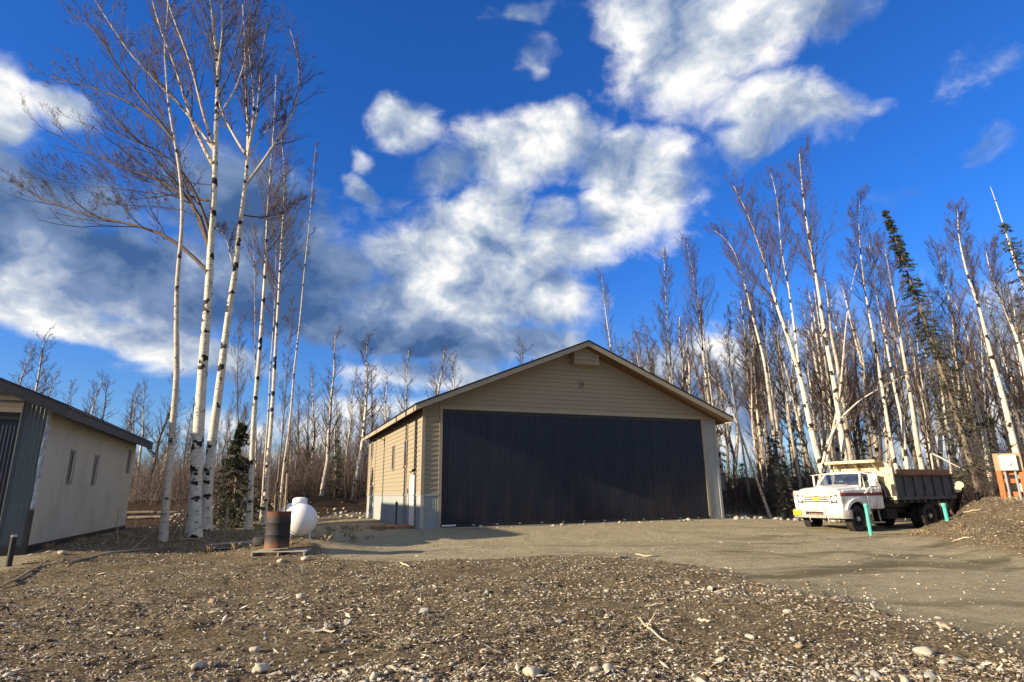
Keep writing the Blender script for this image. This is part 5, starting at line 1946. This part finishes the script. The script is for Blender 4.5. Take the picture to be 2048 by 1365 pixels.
# sawn log showing its pale end behind the dump box
M_end = mat('sawn_end', (.66, .52, .32), .7, var=.12, scale=8)
q = Vector(dp(1918, 975, 27))
for k, (px, py, r, lab) in enumerate(((1919, 970, .16, 'pale sawn log end behind the tailgate, upper of two'), (1915, 979, .15, 'pale sawn log end behind the tailgate, lower of two'))):
    c = dp(px, py, 26.2)
    lg = MB()
    dr = Vector((.50, .86, -.35)).normalized()
    lg.tube([c, c + dr * 3.2], [r, r * .9], 16)
    o = lg.build('cut_log', M_grey_bark, None, smooth='angle')
    tag(o, lab, 'log', 'sawn logs behind the truck')
    e_ = MB()
    e_.tube([c - dr * .006, c + dr * .004], [r * .93, r * .93], 16)
    e_.build('sawn_face', M_end, o)

# ------------------------------------------------------------------ stones, chips and sticks on the ground
M_stones = [mat('pale_stone', (.40, .36, .29), .85, var=.15, scale=7, bump=.15), mat('grey_stone', (.26, .255, .24), .85, var=.18, scale=7, bump=.15),
            mat('brown_stone', (.27, .20, .13), .85, var=.2, scale=7, bump=.15), mat('dark_stone', (.13, .125, .12), .85, var=.2, scale=7, bump=.15)]
M_chips = [mat('pale_chip', (.56, .485, .355), .85, var=.3, scale=1.7), mat('tan_chip', (.29, .215, .125), .9, var=.3, scale=1.7), mat('dark_chip', (.05, .034, .02), .95, var=.4, scale=1.7), mat('bleached_chip', (.70, .64, .53), .8, var=.15, scale=1.7)]


def ico(sub):
    bm = bmesh.new()
    bmesh.ops.create_icosphere(bm, subdivisions=sub, radius=1)
    V = np.array([v.co[:] for v in bm.verts])
    F = np.array([[v.index for v in f.verts] for f in bm.faces])
    bm.free()
    return V, F


def stone_meshes(sub, n, seed):
    g = np.random.default_rng(seed)
    V, F = ico(sub)
    out = []
    for k in range(n):
        a = g.normal(size=(5, 3))
        d = 1 + .16 * sum(np.sin(V @ a[i] * 2.1 + i) for i in range(5)) / 1.6
        pl = norm(g.normal(size=(7, 3)))
        d = np.minimum(d, np.min(.80 / np.maximum(V @ pl.T, .5) , axis=1) * g.uniform(1.0, 1.15))
        W = V * d[:, None] * np.array([1, g.uniform(.65, .95), g.uniform(.45, .75)])
        out.append(W)
    return out, F


def scatter_stones(name, x, y, size, seed, sub=1, mats=None, sink=.25):
    g = np.random.default_rng(seed)
    shapes, F = stone_meshes(sub, 12, seed)
    n = len(x)
    z = terr_fine(x, y)
    Vs, Fs, Ms = [], [], []
    base = 0
    mi = g.choice(4, n, p=[.38, .32, .2, .10])
    for k, W in enumerate(shapes):
        sel = np.arange(n) % len(shapes) == k
        m = sel.sum()
        if not m:
            continue
        a = g.uniform(0, 6.28, m)
        ca, sa = np.cos(a), np.sin(a)
        P = W[None] * size[sel][:, None, None]
        X = P[..., 0] * ca[:, None] - P[..., 1] * sa[:, None] + x[sel][:, None]
        Y = P[..., 0] * sa[:, None] + P[..., 1] * ca[:, None] + y[sel][:, None]
        Z = P[..., 2] + (z[sel] + size[sel] * sink)[:, None]
        Vs.append(np.stack([X, Y, Z], -1).reshape(-1, 3))
        Fs.append((F[None] + (base + np.arange(m) * len(W))[:, None, None]).reshape(-1, 3))
        Ms.append(np.repeat(mi[sel], len(F)))
        base += m * len(W)
    return fast_mesh(name, np.concatenate(Vs), [np.concatenate(Fs)], M_stones, np.concatenate(Ms), smooth=True)


def spread(n, ya, yb, g, margin=1.15, p=1.6):
    """points over the visible ground, thinning out with distance"""
    u = g.random(n)
    e = 1 - p
    y = (ya ** e + u * (yb ** e - ya ** e)) ** (1 / e)
    x = g.uniform(-1, 1, n) * (y * .93 * margin + .6)
    return x, y


def keep_clear(x, y):
    return (hangar_d(x, y) > .1) & (second_d(x, y) > .08)


g = np.random.default_rng(31)
# pebbles everywhere, crowding in the stony patches
x, y = spread(70000, 3.6, 26, g)
den = .02 + .10 * ss(.55, .75, fbm(x * .6 + 8, y * .6, 3)) + .94 * stone_mask(x, y) * ss(.30, .62, fbm(x * 1.3, y * 1.3, 4)) + .10 * mulch_mask(x, y) + .22 * ss(.03, .3, mound_h(x, y)) * .6
den = den + .05 * ss(3, .4, hangar_d(x, y))
k = (g.random(len(x)) < den) & keep_clear(x, y)
x, y = x[k], y[k]
s = .008 + .020 * g.random(len(x)) ** 2.6 + .006 * (y > 9)
tag(link('gravel', scatter_stones('gravel', x, y, s, 32)), 'loose pebbles and gravel strewn over the soil', 'gravel', kind='stuff')
# fist sized stones, each its own
shapes, F2 = stone_meshes(3, 10, 41)
ST = []
for k, W in enumerate(shapes):
    ST.append([fast_mesh('stone', W, [F2], [m_], smooth=True) for m_ in M_stones])
named = [(848, 1228, 9, 1, 'egg shaped grey stone standing out alone in the middle of the mulch'), (695, 1248, 8, 1, 'dark grey rounded stone left of the egg shaped one'), (1066, 1352, 15, 0, 'large pale blocky stone at the bottom edge of the frame'),
         (1422, 1180, 7, 0, 'upright pale stone casting a shadow on bare soil, near the gravel edge'), (610, 1122, 8, 0, 'white stone just in front of the barrel pallet'), (562, 1126, 7, 0, 'smaller pale stone left of the white one before the pallet'), (124, 1110, 7, 0, 'pale boulder at the corner of the second hangar'),
         (1850, 1312, 13, 0, 'flat buff stone by the edge of the gravel drive'), (520, 1345, 13, 0, 'pale stone in the bottom stony strip, left of centre'), (393, 1340, 11, 0, 'buff stone in the bottom stony strip'), (1217, 1342, 11, 0, 'round buff stone near the bottom edge'), (1190, 1345, 10, 0, 'buff stone touching the round one'), (510, 1305, 9, 0, 'small white stone above the bottom stony strip')]
for px, py, r, mi, lab in named:
    q = gp(px, py)
    R_ = r / F_PX * (q - Vector(CAM_P)).length
    o = link('stone', ST[(px + py) % 10][mi])
    o.location = (q.x, q.y, q.z + R_ * .38)
    o.scale = (R_, R_, R_)
    o.rotation_euler = (0, 0, px * .37)
    tag(o, lab, 'stone', 'stones on the clearing')
x, y = spread(2200, 4.2, 12, g, 1.0, 1.8)
den = .10 + .9 * stone_mask(x, y) * ss(.35, .6, fbm(x * 1.3 + 5, y * 1.3, 3))
k = (g.random(len(x)) < den * np.maximum(mulch_mask(x, y), stone_mask(x, y))) & (np.abs(x) < y * .92)
x, y = x[k][:215], y[k][:215]
zt_ = terr_fine(x, y)
for i in range(len(x)):
    R_ = float(.020 + .034 * g.random() ** 1.8) * (1 + .25 * (y[i] > 8))
    o = link('stone', ST[i % 10][int(g.choice(4, p=[.42, .33, .17, .08]))])
    o.location = (x[i], y[i], zt_[i] + R_ * .15)
    o.scale = (R_, R_, R_)
    o.rotation_euler = (g.uniform(-.3, .3), g.uniform(-.3, .3), g.uniform(0, 6.28))
    tag(o, 'fist sized rounded stone lying on the mulch and gravel', 'stone', 'fist sized stones')


# wood chips
def chips(name, n, ya, yb, where, seed, l0=.02, l1=.07, probs=(.26, .36, .26, .12)):
    g = np.random.default_rng(seed)
    x, y = spread(n, ya, yb, g, 1.1, 1.35)
    k = (g.random(n) < where(x, y)) & keep_clear(x, y)
    x, y = x[k], y[k]
    n = len(x)
    z = terr_fine(x, y) + .006 + .012 * g.random(n)
    ln = (l0 + (l1 - l0) * g.random(n) ** 2) * (1 + .03 * np.clip(y - 6, 0, 20))
    wd = ln * g.uniform(.14, .38, n)
    th = wd * .35
    a = g.uniform(0, 2 * np.pi, n)
    tl = g.normal(0, .22, n)
    T = np.stack([np.cos(a) * np.cos(tl), np.sin(a) * np.cos(tl), np.sin(tl)], 1)
    X = np.stack([-np.sin(a), np.cos(a), g.normal(0, .3, n)], 1)
    Z = np.cross(T, X)
    c = np.stack([x, y, z + np.abs(np.sin(tl)) * ln * .4], 1)
    pts = [c - T * ln[:, None] / 2, c + X * wd[:, None] / 2, c + T * ln[:, None] / 2, c - X * wd[:, None] / 2, c + Z * th[:, None] / 2]
    V = np.stack(pts, 1).reshape(-1, 3)
    b = np.arange(n)[:, None, None] * 5
    F = (np.array([[0, 1, 4], [1, 2, 4], [2, 3, 4], [3, 0, 4]])[None] + b).reshape(-1, 3)
    mi = np.repeat(g.choice(4, n, p=probs), 4)
    return fast_mesh(name, V, [F], M_chips, mi)


mul = lambda x, y: np.clip(mulch_mask(x, y) * (.10 + 1.2 * ss(.36, .60, fbm(x * .8 + 3, y * 1.3, 4))), 0, 1)
bank = lambda x, y: ss(.05, .25, mound_h(x, y))
tag(link('wood_chips', chips('wood_chips', 230000, 3.6, 23, lambda x, y: np.maximum(mul(x, y), bank(x, y)), 51, .014, .06, (.27, .30, .33, .10))), 'shredded bark and wood chips covering the soil', 'mulch', kind='stuff')
tag(link('wood_splinters', chips('wood_splinters', 7000, 3.8, 26, lambda x, y: np.maximum(np.maximum(mul(x, y) * .8, bank(x, y)), .03), 52, .05, .15, (.3, .3, .2, .2))), 'longer pale splinters lying in the mulch', 'mulch', kind='stuff')
# clods that give the mulch its dark hollows
x, y = spread(16000, 3.6, 22, g)
k = (g.random(len(x)) < np.maximum(mul(x, y), bank(x, y)) * .8) & keep_clear(x, y)
x, y = x[k], y[k]
cm = scatter_stones('soil_clods', x, y, .012 + .035 * g.random(len(x)) ** 2, 61, sink=.1)
cm.materials.clear()
M_clod = mat('soil_clod', (.06, .042, .027), .95, var=.4, scale=20, bump=.5)
for _ in range(4):
    cm.materials.append(M_clod)
tag(link('soil_clods', cm), 'crumbly dark soil clods among the chips', 'soil', kind='stuff')

M_bleach = mat('bleached_wood', (.42, .36, .27), .85, var=.25, scale=6, vec=(1, 1, 1), bump=.3)
# broken sticks and slabs one can pick out
for i, (pts, r, mm, lab) in enumerate((
        ([(1276, 1238), (1292, 1256), (1312, 1272), (1335, 1288)], .015, 0, 'forked bleached branch lying on the mulch right of centre'),
        ([(772, 1341), (810, 1345), (846, 1349)], .014, 0, 'straight white stick in the stony strip at the bottom'),
        ([(1290, 1216), (1328, 1214)], .016, 0, 'short pale slab in the dark soil patch right of centre'),
        ([(1395, 1243), (1420, 1246)], .018, 0, 'short pale splinter below the dark soil patch'),
        ([(130, 1130), (165, 1122), (215, 1108), (300, 1100)], .03, 1, 'long brown branch lying along the second hangar'),
        ([(0, 1178), (40, 1158), (90, 1128)], .03, 1, 'brown branch slanting up at the left frame edge'),
        ([(335, 1085), (380, 1078), (430, 1090)], .025, 1, 'brown branch at the foot of the birch clump'),
        ([(1905, 1085), (1925, 1079), (1945, 1076)], .02, 0, 'pale stick on the face of the soil bank'),
        ([(1925, 1028), (1950, 1023), (1962, 1021)], .022, 0, 'pale stick near the top of the soil bank'),
        ([(1270, 1111), (1300, 1115), (1322, 1113)], .02, 0, 'bleached root along the edge of mulch and gravel'),
        ([(1240, 1118), (1262, 1116)], .03, 0, 'bleached root end beside the longer one at the gravel edge'),
        ([(1875, 1255), (1905, 1266)], .025, 0, 'pale slab beside the gravel drive near the right edge'),
        ([(800, 1130), (820, 1136)], .02, 0, 'pale chip of wood before the hangar door on the mulch'),
        ([(600, 1270), (650, 1266), (670, 1269)], .016, 0, 'thin bleached stick in the mulch left of centre'),
        ([(1140, 1365), (1180, 1352), (1210, 1350)], .012, 1, 'thin brown twig by the bottom edge'))):
    P = []
    for px, py in pts:
        q = gp(px, py)
        P.append((q.x, q.y, float(terr_fine(q.x, q.y)) + r * .8 + .01))
    o0 = Vector(P[0])
    tb = Tubes()
    pl_ = resample(np.array(P) - np.array(o0), 8)
    pl_[:, 2] += .01 * np.sin(np.arange(8) * 1.9)
    tb.add(pl_[None], (r * np.array([.5, .85, 1, .95, .9, .8, .7, .4]))[None], 7)
    if 'forked' in lab or 'long brown' in lab:
        P2, R2, L2 = grow(np.random.default_rng(i), pl_[None], np.full((1, 8), r), 3, .3, .8, (25, 45), np.linalg.norm(pl_[-1]) * .5, 4, -.1, .1, .6)
        tb.add(P2, R2, 5)
    o = link('stick', tb.mesh('stick', [[M_bleach, M_stick][mm]]))
    o.location = o0
    tag(o, lab, 'stick')

# rocks and debris shoved up along the edge of the clearing
x = np.concatenate([g.uniform(9.6, 14.5, 260), g.uniform(-19, -4, 420), g.uniform(-2, 11, 36)])
y = np.concatenate([g.normal(28.8, .9, 260), 35.5 + .12 * x[260:680] + g.normal(0, 2.0, 420), hb(0, -.6).y + (x[680:] - HX) * .4 - .2 * g.random(36)])
k = hangar_d(x, y) > .15
x, y = x[k], y[k]
tag(link('rubble', scatter_stones('rubble', x, y, .04 + .13 * g.random(len(x)) ** 2.5, 71)), 'rubble and clods pushed to the edge of the clearing', 'rubble', kind='stuff')
for i, (px, py, dep, ln, rz, r, lab) in enumerate(((290, 1002, 34.5, 3.6, .15, .10, 'grey log lying on the debris bank beyond the second hangar'), (310, 1022, 33, 3.0, -.1, .08, 'thinner log below the grey one on the debris bank'), (275, 1018, 33.5, 2.0, .5, .07, 'short log askew on the debris bank'))):
    c = dp(px, py, dep)
    c.z = float(terr(c.x, dep)) + r
    lg = MB()
    lg.tube([(-ln / 2, 0, 0), (0, .05, .04), (ln / 2, 0, 0)], [r, r * .9, r * .75], 10)
    o = lg.build('log', M_grey_bark, None, smooth='angle')
    o.location, o.rotation_euler = c, (0, 0, rz)
    tag(o, lab, 'log')


# dry grass and weeds along the unmown margins
g = np.random.default_rng(91)
n = 420
x = np.concatenate([g.uniform(-12.5, -4.5, 300), g.uniform(11.5, 16, 120)])
y = np.concatenate([g.uniform(15.5, 25, 300), g.uniform(15, 20, 120)])
k = keep_clear(x, y) & (g.random(n) < np.where(x > 9, (mound_h(x, y) > .1) * .14, .45))
x, y = x[k], y[k]
m = len(x)
nb = 14
bx = np.repeat(x, nb) + g.normal(0, .06, m * nb)
by = np.repeat(y, nb) + g.normal(0, .06, m * nb)
z = terr_fine(bx, by)
hgt = np.repeat(g.uniform(.05, .20, m), nb) * g.uniform(.5, 1.2, m * nb)
a = g.uniform(0, 6.28, m * nb)
ln = g.uniform(.3, 1.1, m * nb) * hgt
wd = .0018 + .002 * g.random(m * nb)
P0 = np.stack([bx - wd * np.sin(a), by + wd * np.cos(a), z - .01], 1)
P1 = np.stack([bx + wd * np.sin(a), by - wd * np.cos(a), z - .01], 1)
P2 = np.stack([bx + np.cos(a) * ln * .4, by + np.sin(a) * ln * .4, z + hgt * .7], 1)
P3 = np.stack([bx + np.cos(a) * ln, by + np.sin(a) * ln, z + hgt], 1)
V = np.stack([P0, P1, P2, P3], 1).reshape(-1, 3)
b_ = np.arange(m * nb)[:, None] * 4
F = np.concatenate([b_ + np.array([[0, 1, 2]]), b_ + np.array([[1, 3, 2]])])
M_dry = mat('dry_grass', (.24, .18, .10), .85, var=.35, scale=3)
tag(link('dry_grass', fast_mesh('dry_grass', V, [F], M_dry)), 'dry straw coloured grass tufts at the margins of the clearing', 'grass', kind='stuff')
